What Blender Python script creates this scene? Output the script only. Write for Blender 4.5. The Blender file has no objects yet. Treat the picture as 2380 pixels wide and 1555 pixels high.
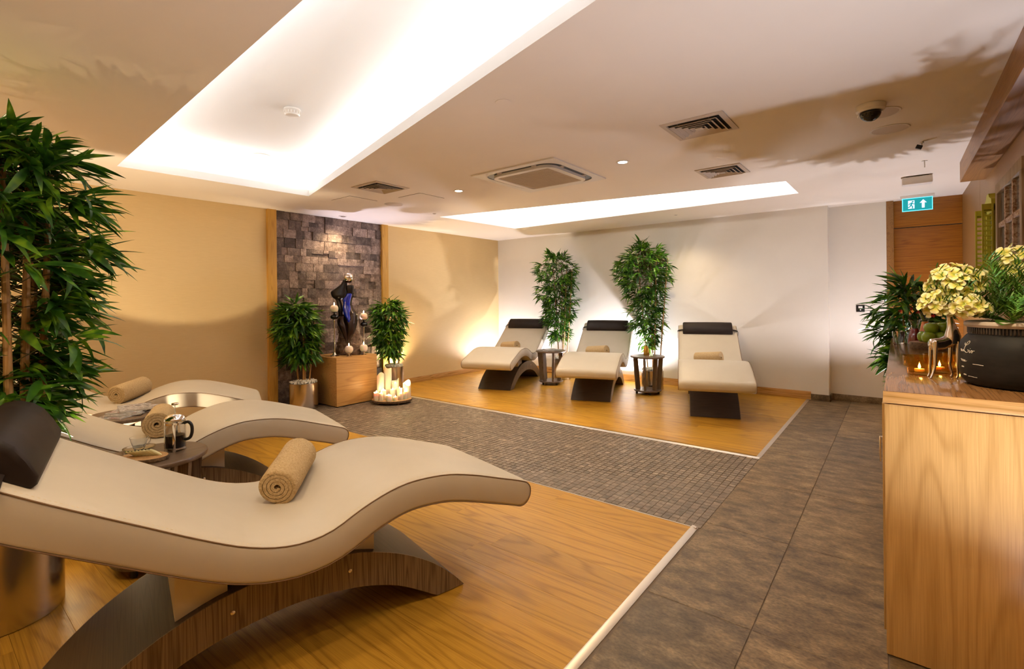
import bpy, bmesh, math, random
from mathutils import Vector, Matrix, Euler
import numpy as np

# ------------------------------------------------------------------ camera, world, exposure
scene = bpy.context.scene
COL = scene.collection
R = math.radians
F_PX, CX, CY, YAW, ROLL = 1132.2, 1190.0, 695.75, -0.6693, 0.0098
cam_d = bpy.data.cameras.new('camera')
cam_d.sensor_width = 36.0
cam_d.lens = F_PX / 2380.0 * 36.0
cam_d.shift_y = (CY - 777.5) / 2380.0
cam_d.clip_start = 0.05
cam = bpy.data.objects.new('camera', cam_d)
COL.objects.link(cam)
fw = Vector((math.sin(YAW), math.cos(YAW), 0))
rt = Vector((math.cos(YAW), -math.sin(YAW), 0))
dn = Vector((0, 0, -1))
r2 = rt * math.cos(ROLL) + dn * math.sin(ROLL)
u2 = -(-rt * math.sin(ROLL) + dn * math.cos(ROLL))
m = Matrix((r2, u2, -fw)).transposed().to_4x4()
m.translation = Vector((0, 0, 1.40))
cam.matrix_world = m
scene.camera = cam

world = bpy.data.worlds.new('world')
scene.world = world
world.use_nodes = True
world.node_tree.nodes['Background'].inputs[0].default_value = (1.0, 0.8, 0.6, 1)
world.node_tree.nodes['Background'].inputs[1].default_value = 0.02

scene.view_settings.view_transform = 'Standard'
scene.view_settings.look = 'None'
scene.view_settings.exposure = 0.50
scene.view_settings.gamma = 1.0
scene.view_settings.use_curve_mapping = False
try:
    scene.cycles.use_denoising = True
    scene.cycles.max_bounces = 6
    scene.cycles.diffuse_bounces = 3
    scene.cycles.glossy_bounces = 3
    scene.cycles.transmission_bounces = 7
    scene.cycles.transparent_max_bounces = 8
    scene.cycles.use_adaptive_sampling = True
    scene.cycles.adaptive_threshold = 0.12
    scene.cycles.adaptive_min_samples = 16
    scene.cycles.caustics_reflective = False
    scene.cycles.caustics_refractive = False
    scene.cycles.sample_clamp_indirect = 6.0
except Exception:
    pass

CZ = 2.605            # ceiling height
XA = -6.42            # wall with the stone panel
YB = 7.67             # wall behind the three far loungers
XC = 0.62             # wall behind the sideboard
YN = -2.6             # wall behind the camera
SBZ = 1.03            # sideboard top
WARM = (1.0, 0.755, 0.44)
WHITE = (1.0, 0.92, 0.80)
COOL = (0.92, 0.90, 1.0)
AMBER = (1.0, 0.74, 0.42)

def lamp(name, kind, loc, energy, color, aim=None, **kw):
    d = bpy.data.lights.new(name, kind)
    d.energy = energy
    d.color = color
    for k, v in kw.items():
        setattr(d, k, v)
    o = bpy.data.objects.new(name, d)
    COL.objects.link(o)
    o.location = loc
    if aim is not None:
        o.rotation_euler = (Vector(aim) - Vector(loc)).to_track_quat('-Z', 'Y').to_euler()
    return o

# cove openings (ceiling plan)
COVE_A = [(-5.37, 1.21), (-0.30, 0.93), (-0.30, 1.585), (-5.28, 2.94)]
COVE_B = [(-5.19, 4.89), (-0.905, 5.775), (-0.893, 6.545), (-5.10, 6.555)]

def offset_poly(poly, d):
    """grow a counter-clockwise polygon outwards by d"""
    n = len(poly)
    out = []
    for i in range(n):
        p0, p1, p2 = Vector(poly[i - 1]), Vector(poly[i]), Vector(poly[(i + 1) % n])
        e1, e2 = (p1 - p0).normalized(), (p2 - p1).normalized()
        n1, n2 = Vector((e1.y, -e1.x)), Vector((e2.y, -e2.x))
        b = (n1 + n2)
        b /= b.dot(n1)
        out.append(tuple(p1 + b * d))
    return out

COVE_H = 0.30
def cove_lamps(poly, watt_per_m):
    n = len(poly)
    q = offset_poly(poly, 0.10)
    for i in range(n):
        a, b = Vector(q[i]), Vector(q[(i + 1) % n])
        L = (b - a).length
        d = bpy.data.lights.new('cove_led', 'AREA')
        d.shape = 'RECTANGLE'
        d.size, d.size_y = L, 0.05
        d.energy = watt_per_m * L
        d.color = (1.0, 0.975, 0.965)
        o = bpy.data.objects.new('cove_led', d)
        COL.objects.link(o)
        mid = (a + b) / 2
        o.location = (mid.x, mid.y, CZ + 0.05)
        e = (b - a).normalized()
        inward = Vector((-e.y, e.x, 0))
        aim = Vector((0, 0, 1)) * math.cos(R(38)) + inward * math.sin(R(38))
        ex = Vector((e.x, e.y, 0))
        zl_ = -aim
        yl_ = zl_.cross(ex).normalized()
        o.matrix_world = Matrix.Translation((mid.x, mid.y, CZ + 0.085)) @ Matrix((ex, yl_, zl_)).transposed().to_4x4()
cove_lamps(COVE_A, 2.7)
cove_lamps(COVE_B, 6.5)

# recessed ceiling downlights, some added to brighten the room (position, watts)
DOWNLIGHTS = [((-1.893, 3.986), 110), ((-3.785, 3.855), 110), ((-6.17, 3.947), 40), ((-2.52, 7.05), 40), ((-5.05, 4.66), 45),  # last two are added lamps set at small ceiling dots
              ((-1.9, 0.4), 32), ((-3.6, 0.2), 40), ((-5.4, 0.3), 45), ((-0.45, 1.9), 26), ((-0.6, -0.9), 26), ((-3.0, -1.2), 36), ((-1.05, 0.75), 28)]  # unseen; all but the last are added to brighten the room
for (x, y), w in DOWNLIGHTS:
    lamp('downlight_lamp', 'SPOT', (x, y, CZ - 0.02), w, WARM, (x, y, 0), spot_size=R(125), spot_blend=0.9, shadow_soft_size=0.05)

lamp('added_flower_spot', 'SPOT', (0.0, 1.75, CZ - 0.02), 60, WARM, (0.22, 2.80, 1.25), spot_size=R(42), spot_blend=0.6, shadow_soft_size=0.04)  # unseen spot added to brighten the jar flowers

# floor uplights, three of them added fill (position, watts, colour, aim)
UPLIGHTS = [((0.47, 1.78, 0.12), 128, (0.78, 0.83, 1.0), (0.36, 1.45, 2.6)),
            ((-5.98, 7.22, 0.12), 75, (0.84, 0.85, 1.0), (-6.2, 7.45, 2.6)),
            ((-3.62, 7.38, 0.16), 150, (0.88, 0.88, 1.0), (-3.62, 7.7, 2.6)),
            ((0.30, 6.75, 0.12), 100, (0.90, 0.88, 1.0), (0.1, 6.2, 2.6)),
            ((-6.27, 4.93, 0.12), 85, AMBER, (-5.7, 4.95, 2.6)),  # added behind the bamboo to brighten the ceiling by the stone panel
            ((-4.18, 0.35, 0.12), 165, (1.0, 0.84, 0.60), (-4.4, 0.5, 2.6)),
            ((-1.4, -2.2, 0.12), 70, AMBER, (-1.6, -1.2, 2.6)),  # unseen uplight added to lift the ceiling brightness
            ((-5.6, -1.3, 0.12), 35, AMBER, (-5.4, -1.0, 2.6))]  # second unseen uplight, also added as fill
for k_, (p, w, c, aim) in enumerate(UPLIGHTS):
    sz_, bl_ = ((142, 1.0) if k_ == 0 else (172, 0.4) if k_ in (1, 2, 3, 5) else (125, 0.6))
    lamp('uplight_lamp', 'SPOT', (p[0], p[1], p[2] + 0.03), w, c, aim, spot_size=R(sz_), spot_blend=bl_, shadow_soft_size=0.03)

# blue-white lamp added behind the figure to brighten the ceiling
lamp('added_ceiling_spot', 'SPOT', (-6.30, 4.10, 0.74), 85, (0.80, 0.76, 1.0), (-5.85, 4.18, 2.6), spot_size=R(60), spot_blend=0.9, shadow_soft_size=0.02)

# ------------------------------------------------------------------ node materials
MATS = {}
def new_mat(name):
    mt = bpy.data.materials.new(name)
    mt.use_nodes = True
    nt = mt.node_tree
    b = nt.nodes['Principled BSDF']
    MATS[name] = mt
    return mt, nt, b

def nd(nt, t, **kw):
    n = nt.nodes.new(t)
    for k, v in kw.items():
        if k.startswith('i_'):
            n.inputs[k[2:].replace('_', ' ')].default_value = v
        else:
            setattr(n, k, v)
    return n

def ramp(nt, stops):
    n = nt.nodes.new('ShaderNodeValToRGB')
    el = n.color_ramp.elements
    while len(el) < len(stops):
        el.new(0.5)
    for e, (p, c) in zip(el, stops):
        e.position = p
        e.color = (*c, 1) if len(c) == 3 else c
    return n

def plain(name, col, rough=0.5, metal=0.0, spec=0.5, **kw):
    mt, nt, b = new_mat(name)
    b.inputs['Base Color'].default_value = (*col, 1)
    b.inputs['Roughness'].default_value = rough
    b.inputs['Metallic'].default_value = metal
    b.inputs['Specular IOR Level'].default_value = spec
    for k, v in kw.items():
        b.inputs[k.replace('_', ' ')].default_value = v
    # faint procedural variation of gloss so that no surface is perfectly even
    tc = nd(nt, 'ShaderNodeTexCoord')
    no = nd(nt, 'ShaderNodeTexNoise')
    no.inputs['Scale'].default_value = 9.0
    nt.links.new(tc.outputs['Object'], no.inputs['Vector'])
    mr = nd(nt, 'ShaderNodeMapRange')
    mr.inputs['To Min'].default_value = max(0.0, rough * 0.85)
    mr.inputs['To Max'].default_value = min(1.0, rough * 1.15)
    nt.links.new(no.outputs['Fac'], mr.inputs['Value'])
    nt.links.new(mr.outputs['Result'], b.inputs['Roughness'])
    return mt

def coords(nt, space, scale, rnd=False, rot=(0, 0, 0)):
    if space == 'world':
        g = nd(nt, 'ShaderNodeNewGeometry')
        src = g.outputs['Position']
    else:
        src = nd(nt, 'ShaderNodeTexCoord').outputs['Object']
    if rnd:
        oi = nd(nt, 'ShaderNodeObjectInfo')
        ml = nd(nt, 'ShaderNodeVectorMath', operation='SCALE')
        ml.inputs[0].default_value = (17.3, 9.1, 5.7)
        nt.links.new(oi.outputs['Random'], ml.inputs['Scale'])
        ad = nd(nt, 'ShaderNodeVectorMath', operation='ADD')
        nt.links.new(src, ad.inputs[0])
        nt.links.new(ml.outputs[0], ad.inputs[1])
        src = ad.outputs[0]
    mp = nd(nt, 'ShaderNodeMapping')
    mp.inputs['Scale'].default_value = scale
    mp.inputs['Rotation'].default_value = rot
    nt.links.new(src, mp.inputs['Vector'])
    return mp.outputs[0]

def bump(nt, b, fac, strength, dist=0.01):
    bp = nd(nt, 'ShaderNodeBump')
    bp.inputs['Strength'].default_value = strength
    bp.inputs['Distance'].default_value = dist
    nt.links.new(fac, bp.inputs['Height'])
    nt.links.new(bp.outputs[0], b.inputs['Normal'])

def wood(name, light, dark, grain='X', space='object', rough=0.35, rnd=False, ring=7.0, contrast=1.0, spec=0.5, tone=0.0):
    """oak-like veneer: slow cathedral rings, long fibres and fine pores along one axis"""
    mt, nt, b = new_mat(name)
    lo, hi = 0.35, 1.0
    def sc(along, across):
        return {'X': (along, across, across), 'Y': (across, along, across), 'Z': (across, across, along)}[grain]
    v1 = coords(nt, space, sc(0.45, ring), rnd)
    n1 = nd(nt, 'ShaderNodeTexNoise')
    n1.inputs['Scale'].default_value = 1.0
    n1.inputs['Detail'].default_value = 2
    n1.inputs['Roughness'].default_value = 0.35
    n1.inputs['Distortion'].default_value = 0.25
    nt.links.new(v1, n1.inputs['Vector'])
    # rings: sine of slow noise
    mu = nd(nt, 'ShaderNodeMath', operation='MULTIPLY')
    mu.inputs[1].default_value = 105.0
    nt.links.new(n1.outputs['Fac'], mu.inputs[0])
    sn = nd(nt, 'ShaderNodeMath', operation='SINE')
    nt.links.new(mu.outputs[0], sn.inputs[0])
    v2 = coords(nt, space, sc(6.0, 320.0), rnd)
    n2 = nd(nt, 'ShaderNodeTexNoise')
    n2.inputs['Scale'].default_value = 1.0
    n2.inputs['Detail'].default_value = 2
    nt.links.new(v2, n2.inputs['Vector'])
    a1 = nd(nt, 'ShaderNodeMath', operation='MULTIPLY_ADD')
    a1.inputs[1].default_value = -0.34 * contrast
    a1.inputs[2].default_value = 0.62
    h1 = nd(nt, 'ShaderNodeMath', operation='MULTIPLY_ADD')
    h1.inputs[1].default_value, h1.inputs[2].default_value = 0.5, 0.5
    nt.links.new(sn.outputs[0], h1.inputs[0])
    h2 = nd(nt, 'ShaderNodeMath', operation='POWER')
    h2.inputs[1].default_value = 4.0
    nt.links.new(h1.outputs[0], h2.inputs[0])
    nt.links.new(h2.outputs[0], a1.inputs[0])
    a2 = nd(nt, 'ShaderNodeMath', operation='MULTIPLY_ADD')
    a2.inputs[1].default_value = 0.9 * contrast
    nt.links.new(n2.outputs['Fac'], a2.inputs[0])
    nt.links.new(a1.outputs[0], a2.inputs[2])
    a3 = nd(nt, 'ShaderNodeMath', operation='SUBTRACT')
    a3.inputs[1].default_value = 0.45 * contrast
    nt.links.new(a2.outputs[0], a3.inputs[0])
    rp = ramp(nt, [(0.15, dark), (0.75, light)])
    nt.links.new(a3.outputs[0], rp.inputs['Fac'])
    colour = rp.outputs['Color']
    if rnd:
        oi = nd(nt, 'ShaderNodeObjectInfo')
        mr = nd(nt, 'ShaderNodeMapRange')
        mr.inputs['To Min'].default_value = 0.88 - tone
        mr.inputs['To Max'].default_value = 1.08
        nt.links.new(oi.outputs['Random'], mr.inputs['Value'])
        mx = nd(nt, 'ShaderNodeVectorMath', operation='SCALE')
        nt.links.new(colour, mx.inputs[0])
        nt.links.new(mr.outputs[0], mx.inputs['Scale'])
        colour = mx.outputs[0]
    nt.links.new(colour, b.inputs['Base Color'])
    b.inputs['Roughness'].default_value = rough
    b.inputs['Specular IOR Level'].default_value = spec
    return mt

def mottled(name, stops, scale, rough, space='world', rnd=False, bstr=0.3, bdist=0.003, stretch=(1, 1, 1), detail=5, tone=(0.8, 1.2), fine=None, spec=0.4, speck=0.0):
    """stone, paper, wall paint: noise through a colour ramp, with a tone of its own for every piece"""
    mt, nt, b = new_mat(name)
    v = coords(nt, space, stretch, rnd)
    n1 = nd(nt, 'ShaderNodeTexNoise')
    n1.inputs['Scale'].default_value = scale
    n1.inputs['Detail'].default_value = detail
    n1.inputs['Roughness'].default_value = 0.62
    nt.links.new(v, n1.inputs['Vector'])
    rp = ramp(nt, stops)
    nt.links.new(n1.outputs['Fac'], rp.inputs['Fac'])
    colour = rp.outputs['Color']
    if rnd:
        oi = nd(nt, 'ShaderNodeObjectInfo')
        mr = nd(nt, 'ShaderNodeMapRange')
        mr.inputs['To Min'].default_value, mr.inputs['To Max'].default_value = tone
        nt.links.new(oi.outputs['Random'], mr.inputs['Value'])
        mx = nd(nt, 'ShaderNodeVectorMath', operation='SCALE')
        nt.links.new(colour, mx.inputs[0])
        nt.links.new(mr.outputs[0], mx.inputs['Scale'])
        colour = mx.outputs[0]
    if speck:
        n3 = nd(nt, 'ShaderNodeTexNoise')
        n3.inputs['Scale'].default_value = 55.0
        n3.inputs['Detail'].default_value = 3
        n3.inputs['Roughness'].default_value = 0.7
        nt.links.new(v, n3.inputs['Vector'])
        m3 = nd(nt, 'ShaderNodeMapRange')
        m3.inputs['From Min'].default_value, m3.inputs['From Max'].default_value = 0.3, 0.7
        m3.inputs['To Min'].default_value, m3.inputs['To Max'].default_value = 1 - speck, 1 + speck
        nt.links.new(n3.outputs['Fac'], m3.inputs['Value'])
        x3 = nd(nt, 'ShaderNodeVectorMath', operation='SCALE')
        nt.links.new(colour, x3.inputs[0])
        nt.links.new(m3.outputs[0], x3.inputs['Scale'])
        colour = x3.outputs[0]
    nt.links.new(colour, b.inputs['Base Color'])
    b.inputs['Roughness'].default_value = rough
    b.inputs['Specular IOR Level'].default_value = spec
    h = n1.outputs['Fac']
    if fine:
        n2 = nd(nt, 'ShaderNodeTexNoise')
        n2.inputs['Scale'].default_value = fine
        n2.inputs['Detail'].default_value = 2
        nt.links.new(v, n2.inputs['Vector'])
        h = n2.outputs['Fac']
    bump(nt, b, h, bstr, bdist)
    return mt

def glass(name, col, rough=0.0, ior=1.45):
    mt, nt, b = new_mat(name)
    b.inputs['Base Color'].default_value = (*col, 1)
    b.inputs['Roughness'].default_value = rough
    b.inputs['Transmission Weight'].default_value = 1.0
    b.inputs['IOR'].default_value = ior
    return mt

def thin_glass(name, col):
    mt, nt, b = new_mat(name)
    tr = nd(nt, 'ShaderNodeBsdfTransparent')
    tr.inputs['Color'].default_value = (*col, 1)
    gl = nd(nt, 'ShaderNodeBsdfGlossy')
    gl.inputs['Roughness'].default_value = 0.02
    lw = nd(nt, 'ShaderNodeLayerWeight')
    lw.inputs['Blend'].default_value = 0.35
    mr = nd(nt, 'ShaderNodeMapRange')
    mr.inputs['To Min'].default_value, mr.inputs['To Max'].default_value = 0.03, 0.75
    pw = nd(nt, 'ShaderNodeMath', operation='POWER')
    pw.inputs[1].default_value = 2.2
    nt.links.new(lw.outputs['Facing'], pw.inputs[0])
    nt.links.new(pw.outputs[0], mr.inputs['Value'])
    mx = nd(nt, 'ShaderNodeMixShader')
    nt.links.new(mr.outputs[0], mx.inputs[0])
    nt.links.new(tr.outputs[0], mx.inputs[1])
    nt.links.new(gl.outputs[0], mx.inputs[2])
    nt.links.new(mx.outputs[0], nt.nodes['Material Output'].inputs['Surface'])
    return mt

def emit(name, col, strength):
    mt, nt, b = new_mat(name)
    b.inputs['Base Color'].default_value = (*[min(1, c) for c in col], 1)
    b.inputs['Emission Color'].default_value = (*col, 1)
    b.inputs['Emission Strength'].default_value = strength
    return mt

OAK_L, OAK_D = (0.56, 0.298, 0.036), (0.29, 0.130, 0.010)
wood('oak_plank', OAK_L, OAK_D, 'X', 'world', rough=0.36, rnd=True, ring=3.6, contrast=0.8, spec=0.3)
wood('oak_board', (0.60, 0.33, 0.11), OAK_D, 'X', 'world', rough=0.4)
wood('oak_side', (0.60, 0.33, 0.11), OAK_D, 'Y', 'world', rough=0.4)
wood('oak_strip', (0.68, 0.38, 0.07), (0.48, 0.24, 0.04), 'Z', 'world', rough=0.45, ring=10)
wood('oak_veneer', (0.66, 0.40, 0.14), (0.42, 0.225, 0.06), 'Z', 'world', rough=0.30, ring=3.2, contrast=0.7)
wood('oak_top', (0.30, 0.15, 0.055), (0.17, 0.078, 0.026), 'Y', 'world', rough=0.13, ring=8.0)
wood('pedestal_oak', (0.66, 0.37, 0.12), (0.42, 0.20, 0.055), 'Y', 'world', rough=0.38, ring=5.0, contrast=0.8)
wood('door_oak', (0.36, 0.125, 0.008), (0.21, 0.06, 0.003), 'X', 'world', rough=0.4, ring=14.0)
wood('beam_oak', (0.33, 0.155, 0.04), (0.20, 0.085, 0.018), 'Y', 'world', rough=0.4)
wood('grey_laminate', (0.215, 0.145, 0.088), (0.085, 0.052, 0.030), 'Z', 'object', rough=0.38, ring=16.0, contrast=1.3)
wood('grey_laminate_flat', (0.17, 0.11, 0.073), (0.085, 0.055, 0.036), 'Y', 'object', rough=0.36, ring=12.0)
wood('dark_laminate', (0.06, 0.042, 0.03), (0.03, 0.02, 0.014), 'Y', 'object', rough=0.42, ring=16.0)
wood('rustic_wood', (0.42, 0.31, 0.19), (0.25, 0.16, 0.09), 'Z', 'object', rough=0.8, ring=12)
wood('slice_wood', (0.62, 0.36, 0.15), (0.40, 0.2, 0.07), 'Z', 'object', rough=0.6, ring=22)
wood('cane', (0.55, 0.32, 0.12), (0.36, 0.18, 0.06), 'Z', 'object', rough=0.45, ring=20)
plain('twig', (0.10, 0.075, 0.02), 0.7)
mottled('bark', [(0.3, (0.05, 0.03, 0.018)), (0.7, (0.20, 0.12, 0.06))], 60, 0.9, 'object', bstr=0.9, bdist=0.006)
mottled('peeling', [(0.42, (0.25, 0.12, 0.06)), (0.55, (0.62, 0.45, 0.30))], 60, 0.9, 'object', bstr=0.8)
mottled('wallpaper', [(0.3, (0.64, 0.455, 0.215)), (0.7, (0.69, 0.50, 0.24))], 1.0, 0.62, 'world', stretch=(9, 9, 260), detail=4, bstr=0.35, bdist=0.0015)
mottled('wallpaper_side', [(0.3, (0.30, 0.155, 0.042)), (0.7, (0.36, 0.19, 0.06))], 1.0, 0.42, 'world', stretch=(30, 30, 160), detail=6, bstr=0.5, bdist=0.002)
mottled('grey_paint', [(0.3, (0.73, 0.67, 0.57)), (0.7, (0.75, 0.69, 0.59))], 3, 0.6, 'world', bstr=0.06, bdist=0.001, fine=140)
mottled('ceiling_paint', [(0.3, (0.86, 0.775, 0.67)), (0.7, (0.88, 0.795, 0.69))], 2, 0.65, 'world', bstr=0.04, bdist=0.001, fine=90)
plain('cove_white', (0.86, 0.85, 0.83), 0.6)
plain('shaded_lip_white', (0.74, 0.73, 0.72), 0.6)  # recess white greyed so the lip looks shaded
mottled('stone_cladding', [(0.25, (0.085, 0.058, 0.046)), (0.5, (0.19, 0.137, 0.115)), (0.72, (0.32, 0.245, 0.20))], 16, 0.75, 'world', rnd=True, bstr=0.7, bdist=0.006, tone=(0.5, 1.75), fine=55, speck=0.35)
mottled('floor_stone', [(0.30, (0.074, 0.046, 0.021)), (0.5, (0.168, 0.110, 0.053)), (0.72, (0.30, 0.206, 0.108))], 7, 0.46, 'world', rnd=True, bstr=0.35, bdist=0.002, tone=(0.8, 1.2), stretch=(1.0, 1.8, 1), detail=6, fine=90, speck=0.4)
mottled('mosaic_stone', [(0.25, (0.098, 0.073, 0.053)), (0.55, (0.195, 0.148, 0.11)), (0.75, (0.31, 0.242, 0.18))], 18, 0.42, 'world', rnd=True, bstr=0.3, bdist=0.002, tone=(0.8, 1.2), fine=90, speck=0.2)
mottled('grout', [(0.3, (0.15, 0.11, 0.077)), (0.7, (0.19, 0.143, 0.104))], 20, 0.9)
mottled('leather_cream', [(0.3, (0.585, 0.51, 0.40)), (0.7, (0.61, 0.535, 0.42))], 6, 0.42, 'object', bstr=0.12, bdist=0.0008, fine=420)
plain('leather_seam', (0.20, 0.11, 0.05), 0.7)
plain('thread', (0.72, 0.58, 0.36), 0.7)
mottled('leather_brown', [(0.3, (0.016, 0.009, 0.006)), (0.7, (0.022, 0.013, 0.009))], 8, 0.55, 'object', bstr=0.15, bdist=0.001, fine=300, spec=0.25)
mottled('towel', [(0.3, (0.47, 0.315, 0.15)), (0.7, (0.66, 0.485, 0.27))], 130, 0.95, 'object', bstr=1.0, bdist=0.006, detail=4, fine=160, spec=0.1)
plain('alu_trim', (0.62, 0.55, 0.48), 0.38, 0.9)
plain('chrome', (0.86, 0.84, 0.82), 0.06, 1.0)
plain('silver', (0.80, 0.74, 0.68), 0.16, 1.0)
plain('black_glass', (0.006, 0.006, 0.007), 0.06)
plain('black_plastic', (0.008, 0.008, 0.009), 0.3)
plain('white_plastic', (0.78, 0.73, 0.66), 0.4)
plain('beige_plastic', (0.60, 0.50, 0.40), 0.5)
plain('dark_void', (0.012, 0.010, 0.008), 0.9)
plain('pebble', (0.83, 0.78, 0.70), 0.7)
plain('wax', (0.86, 0.78, 0.66), 0.5, Subsurface_Weight=0.6, Subsurface_Scale=0.05)
emit('flame', (1.0, 0.74, 0.40), 24)
emit('lens_warm', (1.0, 0.93, 0.82), 22)
emit('lens_white', (0.97, 0.95, 1.0), 60)
glass('clear_glass', (1, 1, 1))
thin_glass('amber_glass', (1.0, 0.83, 0.42))
thin_glass('thin_glass', (0.97, 0.97, 0.97))
plain('coffee', (0.010, 0.005, 0.003), 0.4, spec=0.15)
plain('red_juice', (0.22, 0.006, 0.010), 0.2)
plain('orange_juice', (0.90, 0.24, 0.02), 0.3)
mottled('apple_skin', [(0.3, (0.17, 0.28, 0.012)), (0.7, (0.28, 0.40, 0.03))], 5, 0.22, 'object', rnd=True, bstr=0.03, tone=(0.9, 1.15), spec=0.5)
plain('apple_flesh', (0.80, 0.74, 0.42), 0.5)
plain('gold', (0.80, 0.50, 0.10), 0.25, 1.0)
mottled('chalk_black', [(0.4, (0.006, 0.005, 0.004)), (0.62, (0.014, 0.011, 0.009)), (0.8, (0.06, 0.05, 0.04))], 9, 0.65, 'object', bstr=0.3, stretch=(1, 1, 2.2))
plain('rim_cream', (0.55, 0.46, 0.38), 0.6)
plain('chalk_white', (0.80, 0.74, 0.66), 0.8)
mt, nt, b = new_mat('petal')
at = nd(nt, 'ShaderNodeAttribute', attribute_name='petal_t')
rp = ramp(nt, [(0.0, (0.30, 0.40, 0.03)), (0.35, (0.74, 0.68, 0.12)), (0.70, (0.92, 0.88, 0.46)), (1.0, (0.95, 0.93, 0.68))])
nt.links.new(at.outputs['Fac'], rp.inputs['Fac'])
nt.links.new(rp.outputs['Color'], b.inputs['Base Color'])
b.inputs['Roughness'].default_value = 0.55
b.inputs['Subsurface Weight'].default_value = 0.15
b.inputs['Subsurface Scale'].default_value = 0.01
plain('lime_paint', (0.52, 0.50, 0.04), 0.55)
plain('mirror_pane', (0.42, 0.44, 0.45), 0.15, 0.6)
plain('red_petal', (0.60, 0.02, 0.03), 0.5)
plain('bronze', (0.030, 0.013, 0.008), 0.25, 0.4)
plain('black_bronze', (0.012, 0.009, 0.009), 0.3, 0.3)
plain('blue_lacquer', (0.0, 0.022, 0.60), 0.12, 0.0, Coat_Weight=1.0)
mottled('rock', [(0.3, (0.06, 0.035, 0.025)), (0.7, (0.30, 0.19, 0.13))], 22, 0.85, 'object', bstr=1.0, bdist=0.02)
mottled('print', [(0.30, (0.02, 0.02, 0.025)), (0.42, (0.16, 0.15, 0.16)), (0.5, (0.62, 0.60, 0.60)), (0.6, (0.10, 0.09, 0.10)), (0.66, (0.40, 0.06, 0.05)), (0.74, (0.60, 0.58, 0.58))], 22, 0.3, 'object', rnd=True, bstr=0.0, tone=(0.8, 1.1))
plain('paper', (0.72, 0.68, 0.62), 0.6)
emit('exit_teal', (0.0, 0.19, 0.21), 1.0)
emit('exit_white', (0.50, 0.58, 0.70), 1.0)
emit('exit_edge', (0.10, 0.55, 0.70), 1.2)

def brushed(name, col):
    mt, nt, b = new_mat(name)
    v = coords(nt, 'object', (2, 2, 900))
    n = nd(nt, 'ShaderNodeTexNoise')
    n.inputs['Scale'].default_value = 1.0
    nt.links.new(v, n.inputs['Vector'])
    mr = nd(nt, 'ShaderNodeMapRange')
    mr.inputs['To Min'].default_value, mr.inputs['To Max'].default_value = 0.20, 0.26
    nt.links.new(n.outputs['Fac'], mr.inputs['Value'])
    nt.links.new(mr.outputs[0], b.inputs['Roughness'])
    b.inputs['Base Color'].default_value = (*col, 1)
    b.inputs['Metallic'].default_value = 1.0
    b.inputs['Anisotropic'].default_value = 0.6
    return mt
brushed('brushed_metal', (0.66, 0.60, 0.54))

def leaf_mat(name, c0, c1, c2):
    mt, nt, b = new_mat(name)
    v = coords(nt, 'world', (1, 1, 1))
    n = nd(nt, 'ShaderNodeTexNoise')
    n.inputs['Scale'].default_value = 11.0
    n.inputs['Detail'].default_value = 2
    nt.links.new(v, n.inputs['Vector'])
    rp = ramp(nt, [(0.30, c0), (0.52, c1), (0.72, c2)])
    nt.links.new(n.outputs['Fac'], rp.inputs['Fac'])
    nt.links.new(rp.outputs['Color'], b.inputs['Base Color'])
    b.inputs['Roughness'].default_value = 0.38
    tr = nd(nt, 'ShaderNodeBsdfTranslucent')
    nt.links.new(rp.outputs['Color'], tr.inputs['Color'])
    mx = nd(nt, 'ShaderNodeMixShader')
    mx.inputs[0].default_value = 0.25
    nt.links.new(b.outputs[0], mx.inputs[1])
    nt.links.new(tr.outputs[0], mx.inputs[2])
    nt.links.new(mx.outputs[0], nt.nodes['Material Output'].inputs['Surface'])
    return mt
leaf_mat('bamboo_leaf', (0.010, 0.05, 0.006), (0.055, 0.18, 0.012), (0.30, 0.54, 0.03))  # brightest green raised to stand in for lit leaves
leaf_mat('rosemary_leaf', (0.03, 0.085, 0.012), (0.09, 0.22, 0.025), (0.22, 0.42, 0.05))

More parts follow.
